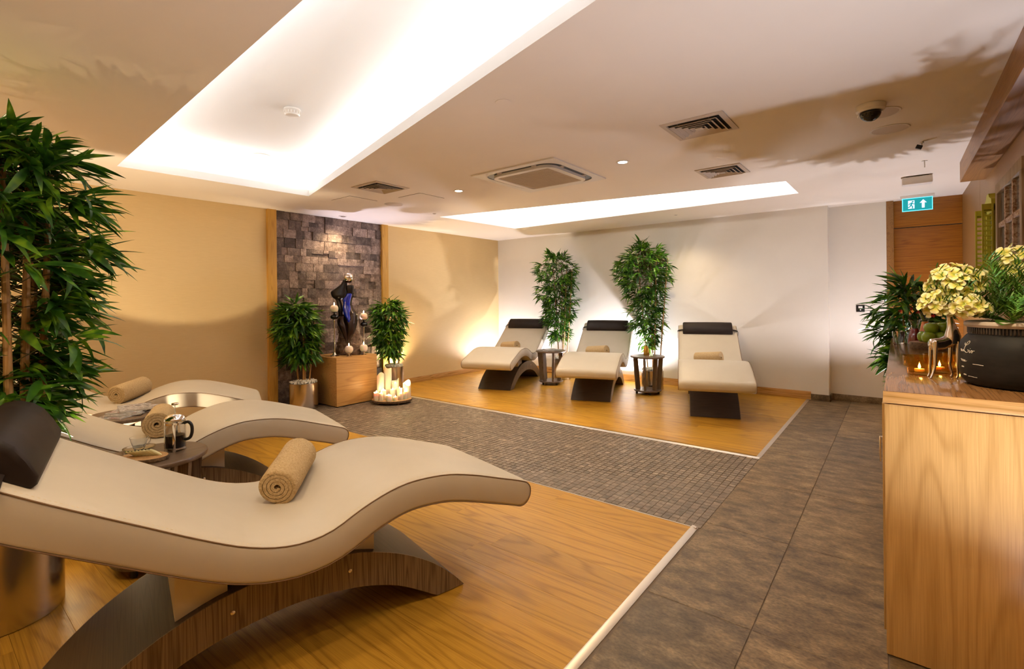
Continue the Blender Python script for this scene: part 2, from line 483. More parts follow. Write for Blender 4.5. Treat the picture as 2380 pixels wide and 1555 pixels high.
# ------------------------------------------------------------------ mesh helpers
class MB:
    """collects polygons; build() links them as one mesh object"""
    def __init__(self):
        self.v, self.f = [], []

    def add(self, verts, faces, M=None):
        o = len(self.v)
        if M is not None:
            verts = [M @ Vector(p) for p in verts]
        self.v += [tuple(p) for p in verts]
        self.f += [tuple(i + o for i in f) for f in faces]
        return self

    def box(self, x0, x1, y0, y1, z0, z1, M=None):
        v = [(x0, y0, z0), (x1, y0, z0), (x1, y1, z0), (x0, y1, z0), (x0, y0, z1), (x1, y0, z1), (x1, y1, z1), (x0, y1, z1)]
        f = [(3, 2, 1, 0), (4, 5, 6, 7), (0, 1, 5, 4), (1, 2, 6, 5), (2, 3, 7, 6), (3, 0, 4, 7)]
        return self.add(v, f, M)

    def bbox(self, x0, x1, y0, y1, z0, z1, b=0.004, M=None):
        """box with chamfered edges"""
        b = min(b, (x1 - x0) * 0.45, (y1 - y0) * 0.45, (z1 - z0) * 0.45)
        bm = bmesh.new()
        bmesh.ops.create_cube(bm, size=1.0)
        for p in bm.verts:
            p.co = Vector(((x0 + x1) / 2 + p.co.x * (x1 - x0), (y0 + y1) / 2 + p.co.y * (y1 - y0), (z0 + z1) / 2 + p.co.z * (z1 - z0)))
        bmesh.ops.bevel(bm, geom=bm.edges[:], offset=b, segments=2, affect='EDGES', profile=0.6)
        bm.verts.index_update()
        self.add([p.co.copy() for p in bm.verts], [tuple(q.index for q in fc.verts) for fc in bm.faces], M)
        bm.free()
        return self

    def lathe(self, prof, n=32, M=None, closed=False):
        """prof: (radius, z) from bottom to top"""
        v, f = [], []
        for r, z in prof:
            for i in range(n):
                a = 2 * math.pi * i / n
                v.append((r * math.cos(a), r * math.sin(a), z))
        m = len(prof)
        for j in range(m - 1):
            for i in range(n):
                k = (i + 1) % n
                f.append((j * n + i, j * n + k, (j + 1) * n + k, (j + 1) * n + i))
        if not closed:
            if prof[0][0] > 1e-6:
                f.append(tuple(reversed(range(n))))
            if prof[-1][0] > 1e-6:
                f.append(tuple(range((m - 1) * n, m * n)))
        else:
            for i in range(n):
                k = (i + 1) % n
                f.append(((m - 1) * n + i, (m - 1) * n + k, k, i))
        return self.add(v, f, M)

    def cyl(self, r, z0, z1, n=24, M=None, b=0.0):
        if b > 0:
            return self.lathe([(r - b, z0), (r, z0 + b), (r, z1 - b), (r - b, z1)], n, M)
        return self.lathe([(r, z0), (r, z1)], n, M)

    def tube(self, pts, r, n=12, M=None, closed=False):
        pts = [Vector(p) for p in pts]
        rr = r if isinstance(r, (list, tuple)) else [r] * len(pts)
        v, f = [], []
        up = Vector((0, 0, 1))
        prev = None
        m = len(pts)
        for i, p in enumerate(pts):
            if closed:
                t = (pts[(i + 1) % m] - pts[i - 1]).normalized()
            else:
                t = (pts[min(i + 1, m - 1)] - pts[max(i - 1, 0)]).normalized()
            if prev is None:
                a = up if abs(t.dot(up)) < 0.95 else Vector((1, 0, 0))
                s = t.cross(a).normalized()
            else:
                s = (prev - t * prev.dot(t)).normalized()
            prev = s
            w = t.cross(s)
            for k in range(n):
                an = 2 * math.pi * k / n
                v.append(p + (s * math.cos(an) + w * math.sin(an)) * rr[i])
        for i in range(m if closed else m - 1):
            j = (i + 1) % m
            for k in range(n):
                l = (k + 1) % n
                f.append((i * n + k, i * n + l, j * n + l, j * n + k))
        if not closed:
            f.append(tuple(reversed(range(n))))
            f.append(tuple(range((m - 1) * n, m * n)))
        return self.add(v, f, M)

    def prism(self, poly, z0, z1, M=None):
        n = len(poly)
        v = [(x, y, z0) for x, y in poly] + [(x, y, z1) for x, y in poly]
        f = [tuple(reversed(range(n))), tuple(range(n, 2 * n))]
        f += [(i, (i + 1) % n, n + (i + 1) % n, n + i) for i in range(n)]
        return self.add(v, f, M)

    def loft(self, secs, n=20, M=None):
        """secs: list of (centre, half-vector a, half-vector b): elliptical sections"""
        v, f = [], []
        for c, a, b in secs:
            c, a, b = Vector(c), Vector(a), Vector(b)
            for k in range(n):
                t = 2 * math.pi * k / n
                v.append(c + a * math.cos(t) + b * math.sin(t))
        m = len(secs)
        for j in range(m - 1):
            for k in range(n):
                l = (k + 1) % n
                f.append((j * n + k, j * n + l, (j + 1) * n + l, (j + 1) * n + k))
        f.append(tuple(reversed(range(n))))
        f.append(tuple(range((m - 1) * n, m * n)))
        return self.add(v, f, M)

    def mesh(self, name, smooth=35):
        me = bpy.data.meshes.new(name)
        me.from_pydata(self.v, [], self.f)
        me.update()
        bm = bmesh.new()
        bm.from_mesh(me)
        bmesh.ops.recalc_face_normals(bm, faces=bm.faces[:])
        bm.to_mesh(me)
        bm.free()
        if smooth:
            me.shade_smooth()
            me.set_sharp_from_angle(angle=R(smooth))
        return me

    def build(self, name, mat, parent=None, smooth=35, loc=None, rot=None):
        return link(name, self.mesh(name, smooth), mat, parent, loc, rot)

def link(name, me, mat, parent=None, loc=None, rot=None):
    if mat is not None and not me.materials:
        me.materials.append(MATS[mat])
    o = bpy.data.objects.new(name, me)
    COL.objects.link(o)
    if parent is not None:
        o.parent = parent
    if loc is not None:
        o.location = loc
    if rot is not None:
        o.rotation_euler = rot
    return o

def tag(o, label=None, cat=None, group=None, kind=None):
    if label:
        o['label'] = label
    if cat:
        o['category'] = cat
    if group:
        o['group'] = group
    if kind:
        o['kind'] = kind
    return o

def thing(name, label, cat, loc=(0, 0, 0), rz=0.0, group=None):
    o = bpy.data.objects.new(name, None)
    o.empty_display_size = 0.05
    COL.objects.link(o)
    o.location = loc
    o.rotation_euler = (0, 0, rz)
    return tag(o, label, cat, group)

def dup(root, loc, rz, label, group=None, scale=None):
    r = root.copy()
    COL.objects.link(r)
    r.location = loc
    r.rotation_euler = (0, 0, rz)
    if scale:
        r.scale = scale
    r['label'] = label
    if group:
        r['group'] = group
    for ch in list(root.children):
        c = ch.copy()
        COL.objects.link(c)
        c.parent = r
        for g in list(ch.children):
            d = g.copy()
            COL.objects.link(d)
            d.parent = c
    return r

def struct(name, mb, mat, parent=None, label=None, smooth=35):
    o = mb.build(name, mat, parent, smooth)
    if parent is None:
        tag(o, label, None, None, 'structure')
    return o

def T(x=0, y=0, z=0, rx=0, ry=0, rz=0, s=1.0):
    return Matrix.Translation((x, y, z)) @ Euler((rx, ry, rz)).to_matrix().to_4x4() @ Matrix.Scale(s, 4)

def catmull(pts, n):
    """smooth curve through 2-D / 3-D points, n samples, even in arc length"""
    P = [np.array(p, float) for p in pts]
    P = [2 * P[0] - P[1]] + P + [2 * P[-1] - P[-2]]
    out = []
    for i in range(1, len(P) - 2):
        for k in range(16):
            t = k / 16
            p0, p1, p2, p3 = P[i - 1:i + 3]
            out.append(0.5 * ((2 * p1) + (-p0 + p2) * t + (2 * p0 - 5 * p1 + 4 * p2 - p3) * t * t + (-p0 + 3 * p1 - 3 * p2 + p3) * t ** 3))
    out.append(P[-2])
    out = np.array(out)
    s = np.r_[0, np.cumsum(np.linalg.norm(np.diff(out, axis=0), axis=1))]
    q = np.linspace(0, s[-1], n)
    return np.stack([np.interp(q, s, out[:, k]) for k in range(out.shape[1])], 1)

# ------------------------------------------------------------------ room shell
floor = struct('floor', MB().box(XA - 0.3, XC + 0.3, YN - 0.2, 8.2, -0.10, -0.0035), 'grout', label='grey stone floor of the passage and the mosaic strip')

# large stone tiles of the passage, each its own piece
bmesh_tile = MB().bbox(-0.5, 0.5, -0.5, 0.5, -0.5, 0.5, 0.004).mesh('floor_tile')
xs = [(-0.945, -0.493), (-0.489, -0.038), (-0.034, 0.60)]
for xa, xb in xs:
    y = 7.82
    edges = [7.95, 6.72, 5.82, 4.92, 4.02, 3.12, 2.22, 1.32, 0.42, -0.48, -1.38, YN]
    for ya, yb in zip(edges[1:], edges[:-1]):
        o = link('floor_tile', bmesh_tile, 'floor_stone', floor)
        o.location = ((xa + xb) / 2, (ya + yb) / 2, -0.006)
        o.scale = (xb - xa - 0.002, yb - ya - 0.006, 0.012)

# mosaic strip between the two wooden decks
pitch = 0.0502
MX0, MX1, MY0, MY1 = XA, -0.947, 3.02, 4.645
nx, ny = int((MX1 - MX0) / pitch), int((MY1 - MY0) / pitch)
cells = []
for i in range(nx):
    for j in range(ny):
        cells.append((MX1 - (i + 0.5) * pitch, MY0 + (j + 0.5) * pitch))
cells.sort(key=lambda c: c[0] ** 2 + c[1] ** 2)
tile_me = MB().bbox(-0.5, 0.5, -0.5, 0.5, -0.5, 0.5, 0.03).mesh('mosaic_tile')
rng = random.Random(4)
for x, y in cells[:300]:
    o = link('mosaic_tile', tile_me, 'mosaic_stone', floor)
    o.location = (x, y, -0.006 + rng.uniform(-0.0006, 0.0006))
    o.scale = (0.0474, 0.0474, 0.012)
# the finer, farther part of the mosaic: one piece, a tone attribute for every tile
mt, nt, b = new_mat('mosaic_field')
v = coords(nt, 'world', (1, 1, 1))
n1 = nd(nt, 'ShaderNodeTexNoise')
n1.inputs['Scale'].default_value = 18.0
n1.inputs['Detail'].default_value = 8
nt.links.new(v, n1.inputs['Vector'])
rp = ramp(nt, [(0.25, (0.098, 0.073, 0.053)), (0.55, (0.195, 0.148, 0.11)), (0.75, (0.31, 0.242, 0.18))])
nt.links.new(n1.outputs['Fac'], rp.inputs['Fac'])
at = nd(nt, 'ShaderNodeAttribute', attribute_name='tone')
sc_ = nd(nt, 'ShaderNodeVectorMath', operation='SCALE')
nt.links.new(rp.outputs['Color'], sc_.inputs[0])
nt.links.new(at.outputs['Fac'], sc_.inputs['Scale'])
nt.links.new(sc_.outputs[0], b.inputs['Base Color'])
b.inputs['Roughness'].default_value = 0.42
bump(nt, b, n1.outputs['Fac'], 0.3, 0.002)
mb = MB()
tones = []
h = 0.0237
for x, y in cells[300:]:
    if y > 2.9:
        z = rng.uniform(-0.0006, 0.0006)
        mb.add([(x - h, y - h, -0.012), (x + h, y - h, -0.012), (x + h, y + h, -0.012), (x - h, y + h, -0.012),
                (x - h + .002, y - h + .002, z), (x + h - .002, y - h + .002, z), (x + h - .002, y + h - .002, z), (x - h + .002, y + h - .002, z)],
               [(4, 5, 6, 7), (0, 1, 5, 4), (1, 2, 6, 5), (2, 3, 7, 6), (3, 0, 4, 7)])
        tones += [rng.uniform(0.8, 1.2) if rng.random() > 0.08 else 1.5] * 5
me = mb.mesh('mosaic_field', 0)
a = me.attributes.new('tone', 'FLOAT', 'FACE')
a.data.foreach_set('value', tones)
o = link('mosaic_field', me, 'mosaic_field', floor)
o['kind'] = 'stuff'

# wooden decks, plank by plank
def deck(name, x0, x1, y0, y1, label, seed):
    base = struct(name, MB().box(x0, x1, y0, y1, -0.012, -0.004), 'grout', label=label)
    rg = random.Random(seed)
    me = MB().bbox(-0.5, 0.5, -0.5, 0.5, -0.5, 0.5, 0.0035).mesh('plank')
    rows = int(math.ceil((y1 - y0) / 0.18))
    for k in range(rows):
        yb = y1 - k * 0.18
        ya = max(y0, yb - 0.18)
        x = x1
        first = True
        while x > x0 + 0.02:
            L = rg.uniform(0.5, 2.2) if first else rg.uniform(2.0, 2.4)
            first = False
            xa = max(x0, x - L)
            if xa - x0 < 0.25:
                xa = x0
            o = link('plank', me, 'oak_plank', base)
            o.location = ((xa + x) / 2, (ya + yb) / 2, 0.0)
            o.scale = (x - xa - 0.0015, yb - ya - 0.0015, 0.016)
            x = xa
    return base
deck('floor_far_deck', XA, -0.975, 4.675, YB, 'honey oak plank floor under the three far loungers', 3)
deck('floor_near_deck', XA, -0.995, YN, 2.985, 'honey oak plank floor under the three near loungers', 8)

# metal edge profiles of the decks
def ramp_strip(name, p, q, w, label):
    p, q = Vector((*p, 0)), Vector((*q, 0))
    t = (q - p).normalized()
    n = Vector((t.y, -t.x, 0))
    prof = [(0, -0.01), (0, 0.0095), (w * 0.25, 0.0105), (w, 0.0005), (w, -0.01)]
    v = [pt + n * a + Vector((0, 0, z)) for pt in (p, q) for a, z in prof]
    k = len(prof)
    f = [tuple(reversed(range(k))), tuple(range(k, 2 * k))] + [(i, (i + 1) % k, k + (i + 1) % k, k + i) for i in range(k)]
    struct(name, MB().add(v, f), 'alu_trim', label=label)
ramp_strip('trim_1', (-0.945, 4.645), (-6.4, 4.645), -0.03, 'thin metal edge strip of the far wooden floor along the mosaic')
ramp_strip('trim_2', (-0.975, 7.66), (-0.975, 4.645), -0.032, 'thin metal edge strip of the far wooden floor along the passage')
ramp_strip('trim_3', (-6.4, 2.985), (-0.963, 2.985), -0.03, 'thin metal edge strip of the near wooden floor along the mosaic')
ramp_strip('trim_4', (-0.995, 3.015), (-0.995, YN), -0.036, 'metal edge strip of the near wooden floor along the passage')

# walls
wl = struct('wall_left', MB().box(XA - 0.15, XA, YN, 3.0, 0, CZ).box(XA - 0.15, XA, 4.87, YB + .1, 0, CZ).box(XA - 0.15, XA - 0.03, 3.0, 4.87, 0, CZ), 'wallpaper', label='tan textured wallpaper wall behind the stone panel')
struct('wall_back', MB().box(XA - 0.1, -0.72, YB, YB + 0.40, 0, CZ), 'grey_paint', label='pale grey beige wall behind the three far loungers')
struct('wall_back_recess', MB().box(-0.72, -0.105, 7.86, 8.1, 0, CZ), 'grey_paint', label='narrow recessed stretch of pale wall beside the door')
struct('wall_right', MB().box(XC, XC + 0.15, 6.376, 8.1, 0, CZ).box(XC, XC + 0.15, YN, 6.370, 0, CZ).box(XC + 0.01, XC + 0.15, 6.36, 6.38, 0, CZ), 'wallpaper_side', label='brown textured wall above the sideboard')
struct('wall_near', MB().box(XA - 0.1, XC + 0.1, YN - 0.15, YN, 0, CZ), 'wallpaper', label='wall behind the viewpoint')

# ceiling sheet with two trapezoid openings
bm = bmesh.new()
def ring(poly, z):
    vs = [bm.verts.new((x, y, z)) for x, y in poly]
    return [bm.edges.new((vs[i], vs[(i + 1) % len(vs)])) for i in range(len(vs))]
es = ring([(XA - .1, YN - .1), (XC + .1, YN - .1), (XC + .1, 8.1), (XA - .1, 8.1)], CZ) + ring(COVE_A, CZ) + ring(COVE_B, CZ)
bmesh.ops.triangle_fill(bm, use_beauty=True, use_dissolve=False, edges=es)
bmesh.ops.recalc_face_normals(bm, faces=bm.faces[:])
me = bpy.data.meshes.new('ceiling')
bm.to_mesh(me)
bm.free()
ceiling = link('ceiling', me, 'ceiling_paint')
tag(ceiling, 'flat plaster ceiling with two lit trapezoid recesses', kind='structure')

def cove(poly, nm):
    n = len(poly)
    lip = MB()
    q = offset_poly(poly, 0.014)
    o = offset_poly(poly, 0.20)
    z0, z1 = CZ, CZ + 0.075
    for i in range(n):
        j = (i + 1) % n
        lip.add([(*poly[i], z0), (*poly[j], z0), (*poly[j], z1), (*poly[i], z1), (*q[i], z0), (*q[j], z0), (*q[j], z1), (*q[i], z1)],
                [(0, 1, 2, 3), (4, 7, 6, 5), (3, 2, 6, 7)])
    lip.build('cove_lip', 'shaded_lip_white', ceiling, 0)
    led = MB()
    zl, zt = CZ + 0.012, CZ + COVE_H
    for i in range(n):
        j = (i + 1) % n
        led.add([(*q[i], zl), (*q[j], zl), (*o[j], zl), (*o[i], zl), (*o[j], zt), (*o[i], zt)], [(0, 1, 2, 3), (3, 2, 4, 5)])
    led.build('cove_ledge', 'cove_white', ceiling, 0)
    top = MB().add([(*p, zt) for p in o] + [(*p, zt + 0.02) for p in o], [tuple(range(n)), tuple(range(n, 2 * n))])
    top.build('cove_top', 'cove_white', ceiling, 0)
    for i in range(n):
        a, b2 = Vector((*offset_poly(poly, 0.10)[i], 0)), Vector((*offset_poly(poly, 0.10)[(i + 1) % n], 0))
        MB().tube([(a.x, a.y, CZ + 0.03), (b2.x, b2.y, CZ + 0.03)], 0.006, 6).build('light_strip', 'white_plastic', ceiling)
cove(COVE_A, 'near')
cove(COVE_B, 'far')

# beam along the side wall
struct('beam', MB().bbox(0.455, XC + 0.02, YN, 6.02, 2.425, CZ + 0.01, 0.004), 'beam_oak', label='dark oak beam under the ceiling along the side wall')

# wooden posts framing the stone panel, skirting
struct('trim_5', MB().bbox(XA - 0.05, XA + 0.045, 2.985, 3.10, 0, CZ, 0.003), 'oak_strip', label='upright oak strip beside the stone panel, towards the near loungers')
struct('trim_6', MB().bbox(XA - 0.05, XA + 0.045, 4.77, 4.885, 0, CZ, 0.003), 'oak_strip', label='upright oak strip beside the stone panel, towards the far loungers')
struct('baseboard_left', MB().bbox(XA, XA + 0.022, 4.885, YB, 0.008, 0.098, 0.003).bbox(XA, XA + 0.022, YN, 2.985, 0.008, 0.098, 0.003), 'oak_side', label='oak skirting board along the wallpaper wall')
struct('baseboard_back', MB().bbox(XA + 0.022, -0.925, YB - 0.022, YB, 0.008, 0.06, 0.003).bbox(XA + 0.022, -0.925, YB - 0.02, YB, 0.06, 0.115, 0.003), 'oak_board', label='oak skirting board behind the far loungers')
struct('baseboard_recess', MB().bbox(-0.925, -0.70, YB - 0.014, YB, 0, 0.085, 0.003).bbox(-0.714, -0.70, YB - 0.014, 7.86, 0, 0.085, 0.003).bbox(-0.70, -0.10, 7.846, 7.86, 0, 0.085, 0.003), 'floor_stone', label='grey stone skirting around the wall corner by the door')

# stone cladding panel, stone by stone
panel = struct('wall_stone_panel', MB().box(XA - 0.04, XA - 0.012, 3.09, 4.78, 0, CZ), 'grout', label='stone clad panel behind the pedestal')
me = MB().bbox(-0.5, 0.5, -0.5, 0.5, -0.5, 0.5, 0.03).mesh('stone')
rg = random.Random(11)
z = 0.0
def stone(y0, y1, z0, z1):
    d = rg.choice([0.012, 0.018, 0.022, 0.03])
    o = link('stone', me, 'stone_cladding', panel)
    o.location = (XA - 0.014 + d / 2, (y0 + y1) / 2, (z0 + z1) / 2)
    o.scale = (d, y1 - y0 - 0.002, z1 - z0 - 0.002)
while z < CZ - 0.01:
    hh = min(rg.choice([0.10, 0.115, 0.13]), CZ - z)
    if CZ - z - hh < 0.05:
        hh = CZ - z
    y = 3.102
    while y < 4.768:
        w = rg.choice([0.08, 0.10, 0.12, 0.15, 0.18])
        y1 = min(4.768, y + w)
        if 4.768 - y1 < 0.06:
            y1 = 4.768
        if rg.random() < 0.10:
            mid = z + hh * rg.uniform(0.4, 0.6)
            stone(y, y1, z, mid)
            stone(y, y1, mid, z + hh)
        else:
            stone(y, y1, z, z + hh)
        y = y1
    z += hh

# door in the end wall
door = struct('door_1', MB().bbox(-0.03, XC, 7.955, 8.0, 0.005, 2.255, 0.003), 'door_oak', label='brown oak door beside the end of the sideboard')
MB().bbox(-0.105, -0.03, 7.86, 8.02, 0, CZ, 0.004).build('door_frame', 'beam_oak', door)
MB().bbox(-0.03, XC, 7.93, 8.0, 2.265, CZ, 0.003).build('overdoor_panel', 'door_oak', door)
MB().tube([(0.05, 7.955, 1.02), (0.05, 7.90, 1.02), (0.17, 7.90, 1.02)], 0.009).build('door_handle', 'silver', door)

# ------------------------------------------------------------------ loungers
TOP = [(-2.085, .998), (-2.0, .943), (-1.917, .890), (-1.835, .838), (-1.746, .785), (-1.596, .697), (-1.485, .632), (-1.375, .572), (-1.296, .537), (-1.212, .512), (-1.122, .503), (-1.026, .518),
       (-.905, .572), (-.783, .611), (-.672, .624), (-.519, .613), (-.377, .578), (-.222, .527), (-.111, .490), (-.01, .45)]
def _resample():
    d = catmull(TOP, 1200)
    s = np.r_[0, np.cumsum(np.linalg.norm(np.diff(d, axis=0), axis=1))]
    ends = 0.066 * (1 - np.cos(np.linspace(0, math.pi / 2, 11)))
    q = np.r_[ends, np.linspace(0.066, s[-1] - 0.066, 72 - 20)[1:-1], (s[-1] - ends)[::-1]]
    return np.stack([np.interp(q, s, d[:, 0]), np.interp(q, s, d[:, 1])], 1)
_TOPC = _resample()
def lounger_top():
    return _TOPC

def pad_profile(inset):
    """closed loop (u, z): upper side and lower side with the same number of points; inset shrinks it"""
    t = lounger_top()
    d = np.gradient(t, axis=0)
    d[0], d[-1] = t[6] - t[0], t[-1] - t[-7]
    d[:6], d[-6:] = d[0], d[-1]
    d /= np.linalg.norm(d, axis=1)[:, None]
    nrm = np.stack([-d[:, 1], d[:, 0]], 1)
    th = 0.128
    s = np.r_[0, np.cumsum(np.linalg.norm(np.diff(t, axis=0), axis=1))]
    cen = t - nrm * th / 2
    half = np.full(len(t), th / 2)
    r = 0.064
    for k in range(len(t)):
        e = min(s[k], s[-1] - s[k])
        if e < r:
            q = 1 - e / r
            half[k] *= max(0.0, 1 - q ** 2.3) ** (1 / 2.3)
    half = np.maximum(half - inset, 0.002)
    # shrink the ends as well
    L = s[-1]
    ss = inset + s / L * (L - 2 * inset)
    cu = np.interp(ss, s, cen[:, 0]); cz = np.interp(ss, s, cen[:, 1])
    up = np.stack([cu, cz], 1) + nrm * half[:, None]
    lo = np.stack([cu, cz], 1) - nrm * half[:, None]
    return up, lo

def surf(u):
    t = lounger_top()
    return float(np.interp(u, t[:, 0], t[:, 1]))

PW = 0.40     # half width of the pad
def build_lounger(label, loc, rz, group):
    root = thing('lounger', label, 'lounger', loc, rz, group)
    st = [(PW, 0.016), (PW - 0.004, 0.006), (PW - 0.014, 0.0), (PW - 0.05, -0.004), (0.2, -0.006), (0, -0.007)]
    st = st + [(-w, i) for w, i in reversed(st[:-1])]
    v, f = [], []
    N = 72
    for w, ins in st:
        up, lo = pad_profile(max(ins, 0))
        bulge = -min(ins, 0)
        for p in up:
            v.append((p[0], w, p[1] + bulge))
        for p in lo[::-1]:
            v.append((p[0], w, p[1]))
    K = 2 * N
    for a in range(len(st) - 1):
        for i in range(K):
            j = (i + 1) % K
            f.append((a * K + i, a * K + j, (a + 1) * K + j, (a + 1) * K + i))
    for a in (0, len(st) - 1):
        for i in range(N - 1):
            f.append((a * K + i, a * K + i + 1, a * K + K - 2 - i, a * K + K - 1 - i))
    pad = MB().add(v, f).build('cushion', 'leather_cream', root, 60)
    for s in (1, -1):
        up, lo = pad_profile(0.004)
        loop = [(p[0], s * (PW - 0.003), p[1]) for p in up] + [(p[0], s * (PW - 0.003), p[1]) for p in lo[::-1]]
        MB().tube(loop, 0.0024, 5, closed=True).build('piping', 'leather_seam', pad)
        up, lo = pad_profile(0.0)
        mb = MB()
        cur = catmull([(p[0], p[1]) for p in up[3:-3]], 330)
        for k in range(0, 328, 2):
            a, b2 = cur[k], cur[k + 1]
            mb.tube([(a[0], s * (PW - 0.022), a[1] + 0.0005), (b2[0], s * (PW - 0.022), b2[1] + 0.0005)], 0.0011, 4)
        mb.build('stitching', 'thread', pad)['kind'] = 'stuff'
    # arched base
    BW = 0.265
    OUT = [(0, .357), (.218, .334), (.342, .300), (.466, .248), (.599, .168), (.718, .066), (.775, 0.0)]
    INN = [(0, .213), (.153, .2), (.282, .176), (.422, .127), (.552, .052), (.628, 0.0)]
    c0 = -0.359 - 0.775
    def half_arch(pts):
        q = catmull([(-a, z) for a, z in pts[1:][::-1]] + pts, 41)
        return [(c0 + p[0], max(0.004, p[1])) for p in q]
    o_, i_ = half_arch(OUT), half_arch(INN)
    v = []
    for w in (BW, -BW):
        v += [(u, w, zz) for u, zz in o_] + [(u, w, zz) for u, zz in i_]
    n = 41
    top, side = MB(), MB()
    fo = [(i, i + 1, 2 * n + i + 1, 2 * n + i) for i in range(n - 1)]
    fi = [(n + i, 3 * n + i, 3 * n + i + 1, n + i + 1) for i in range(n - 1)]
    fe = [(0, 2 * n, 3 * n, n), (n - 1, 2 * n - 1, 4 * n - 1, 3 * n - 1)]
    body = MB().add(v, fo + fi + fe + [(i, n + i, n + i + 1, i + 1) for i in range(n - 1)] + [(2 * n + i, 2 * n + i + 1, 3 * n + i + 1, 3 * n + i) for i in range(n - 1)])
    base = body.build('arched_base', 'dark_laminate', root, 40)
    for s in (1, -1):
        v2 = []
        for w in (s * BW, s * (BW + 0.006)):
            v2 += [(u, w, zz) for u, zz in o_] + [(u, w, zz) for u, zz in i_]
        MB().add(v2, fo + fi + fe + [(i, n + i, n + i + 1, i + 1) for i in range(n - 1)] + [(2 * n + i, 2 * n + i + 1, 3 * n + i + 1, 3 * n + i) for i in range(n - 1)]).build('side_veneer', 'grey_laminate', base, 40)
        for du, dz in ((-0.30 + 0.43, 0.262), (-0.30 - 0.0, 0.272), ):
            pass
        for du in (0.215, -0.215):
            uu = c0 + du
            MB().lathe([(0.008, 0), (0.008, 0.003), (0.004, 0.006), (0.0, 0.007)], 12, T(uu, s * (BW + 0.005), 0.265, rx=-s * R(90))).build('bolt', 'chrome', base)
    # upholstered blocks between cushion and base
    t = lounger_top()
    for a, b2 in ((-1.52, -1.36), (-0.99, -0.80)):
        us = np.linspace(a, b2, 6)
        zt = [surf(u) - 0.126 / max(0.6, 1) for u in us]
        mb = MB()
        pl = [(u, zz - 0.004) for u, zz in zip(us, zt)]
        zb = []
        for u in us:
            zb.append(float(np.interp(u, [p[0] for p in o_], [p[1] for p in o_])) - 0.004)
        pl2 = [(u, zz) for u, zz in zip(us, zb)][::-1]
        poly = pl + pl2
        k = len(poly)
        v3 = [(u, 0.235, zz) for u, zz in poly] + [(u, -0.235, zz) for u, zz in poly]
        mb.add(v3, [tuple(range(k)), tuple(reversed(range(k, 2 * k)))] + [(i, k + i, k + (i + 1) % k, (i + 1) % k) for i in range(k)])
        mb.build('support_block', 'leather_cream', root, 30)
    # bolster with its strap
    ua, ub = -2.04, -1.86
    p0, p1 = Vector((ua, 0, surf(ua) + 0.006)), Vector((ub, 0, surf(ub) + 0.006))
    ax = (p1 - p0).normalized()
    nz = Vector((-ax.z, 0, ax.x))
    L = (p1 - p0).length
    sec = [(0.0, 0.0), (-0.006, 0.03), (0.006, 0.062), (0.035, 0.085), (0.075, 0.094), (0.115, 0.088), (0.160, 0.066), (L - 0.006, 0.035), (L + 0.004, 0.012), (L, 0.0)]
    sec = [(x * L / L, zz) for x, zz in sec]
    v, f = [], []
    m = len(sec)
    ws = [(0.335, 0.72), (0.331, 0.92), (0.318, 1.0), (0.15, 1.03), (0, 1.04), (-0.15, 1.03), (-0.318, 1.0), (-0.331, 0.92), (-0.335, 0.72)]
    for w, k in ws:
        for x, zz in sec:
            cx = L / 2 + (x - L / 2) * (1 if k > 0.95 else (0.97 if k > 0.8 else 0.9))
            q = p0 + ax * cx + nz * (zz * min(k, 1.04))
            v.append((q.x, w, q.z))
    for a in range(len(ws) - 1):
        for i in range(m):
            j = (i + 1) % m
            f.append((a * m + i, a * m + j, (a + 1) * m + j, (a + 1) * m + i))
    f.append(tuple(range(m)))
    f.append(tuple(range((len(ws) - 1) * m, len(ws) * m)))
    pil = MB().add(v, f).build('bolster', 'leather_brown', root, 50)
    pil['label'] = 'dark brown leather bolster'
    um = -1.925
    zc = surf(um)
    d = Vector((0.84, 0, -0.55))
    for s in (1, -1):
        pts = [(um, s * 0.33, zc + 0.022), (um, s * 0.365, zc + 0.018), (um, s * (PW + 0.004), zc + 0.004), (um - 0.01, s * (PW + 0.008), zc - 0.03), (um - 0.05, s * (PW + 0.007), zc - 0.10)]
        q = catmull(pts, 14)
        mb = MB()
        v = []
        for p in q:
            v += [(p[0] - 0.011, p[1], p[2] + 0.006), (p[0] + 0.011, p[1], p[2] - 0.006), (p[0] + 0.011, p[1] + s * 0.003, p[2] - 0.003), (p[0] - 0.011, p[1] + s * 0.003, p[2] + 0.009)]
        f = []
        for i in range(13):
            for k in range(4):
                l = (k + 1) % 4
                f.append((i * 4 + k, i * 4 + l, i * 4 + 4 + l, i * 4 + 4 + k))
        f += [(3, 2, 1, 0), (52, 53, 54, 55)]
        mb.add(v, f).build('strap', 'leather_brown', pil)
    return root

GN, GF = 'loungers in the near row', 'loungers along the pale wall'
ZD = 0.008
L1 = build_lounger('cream leather lounger in front, largest, with dark bolster cut by the picture edge', (-1.855, 2.126, ZD), R(76.8), GN)
L2 = dup(L1, (-3.53, 2.172, ZD), R(76.2), 'cream leather lounger in the middle of the near row, behind the coffee press', GN)
L3 = dup(L1, (-4.92, 2.254, ZD), R(68.3), 'cream leather lounger closest to the wallpaper wall in the near row', GN)
F3 = dup(L1, (-1.541, 5.515, ZD), R(-70.7), 'cream leather lounger in the far row closest to the stone passage', GF)
F2 = dup(L1, (-3.162, 5.488, ZD), R(-71.4), 'cream leather lounger in the far row between the two tall bamboos', GF)
F1 = dup(L1, (-4.78, 5.369, ZD), R(-72.3), 'cream leather lounger in the far row, in the room corner', GF)

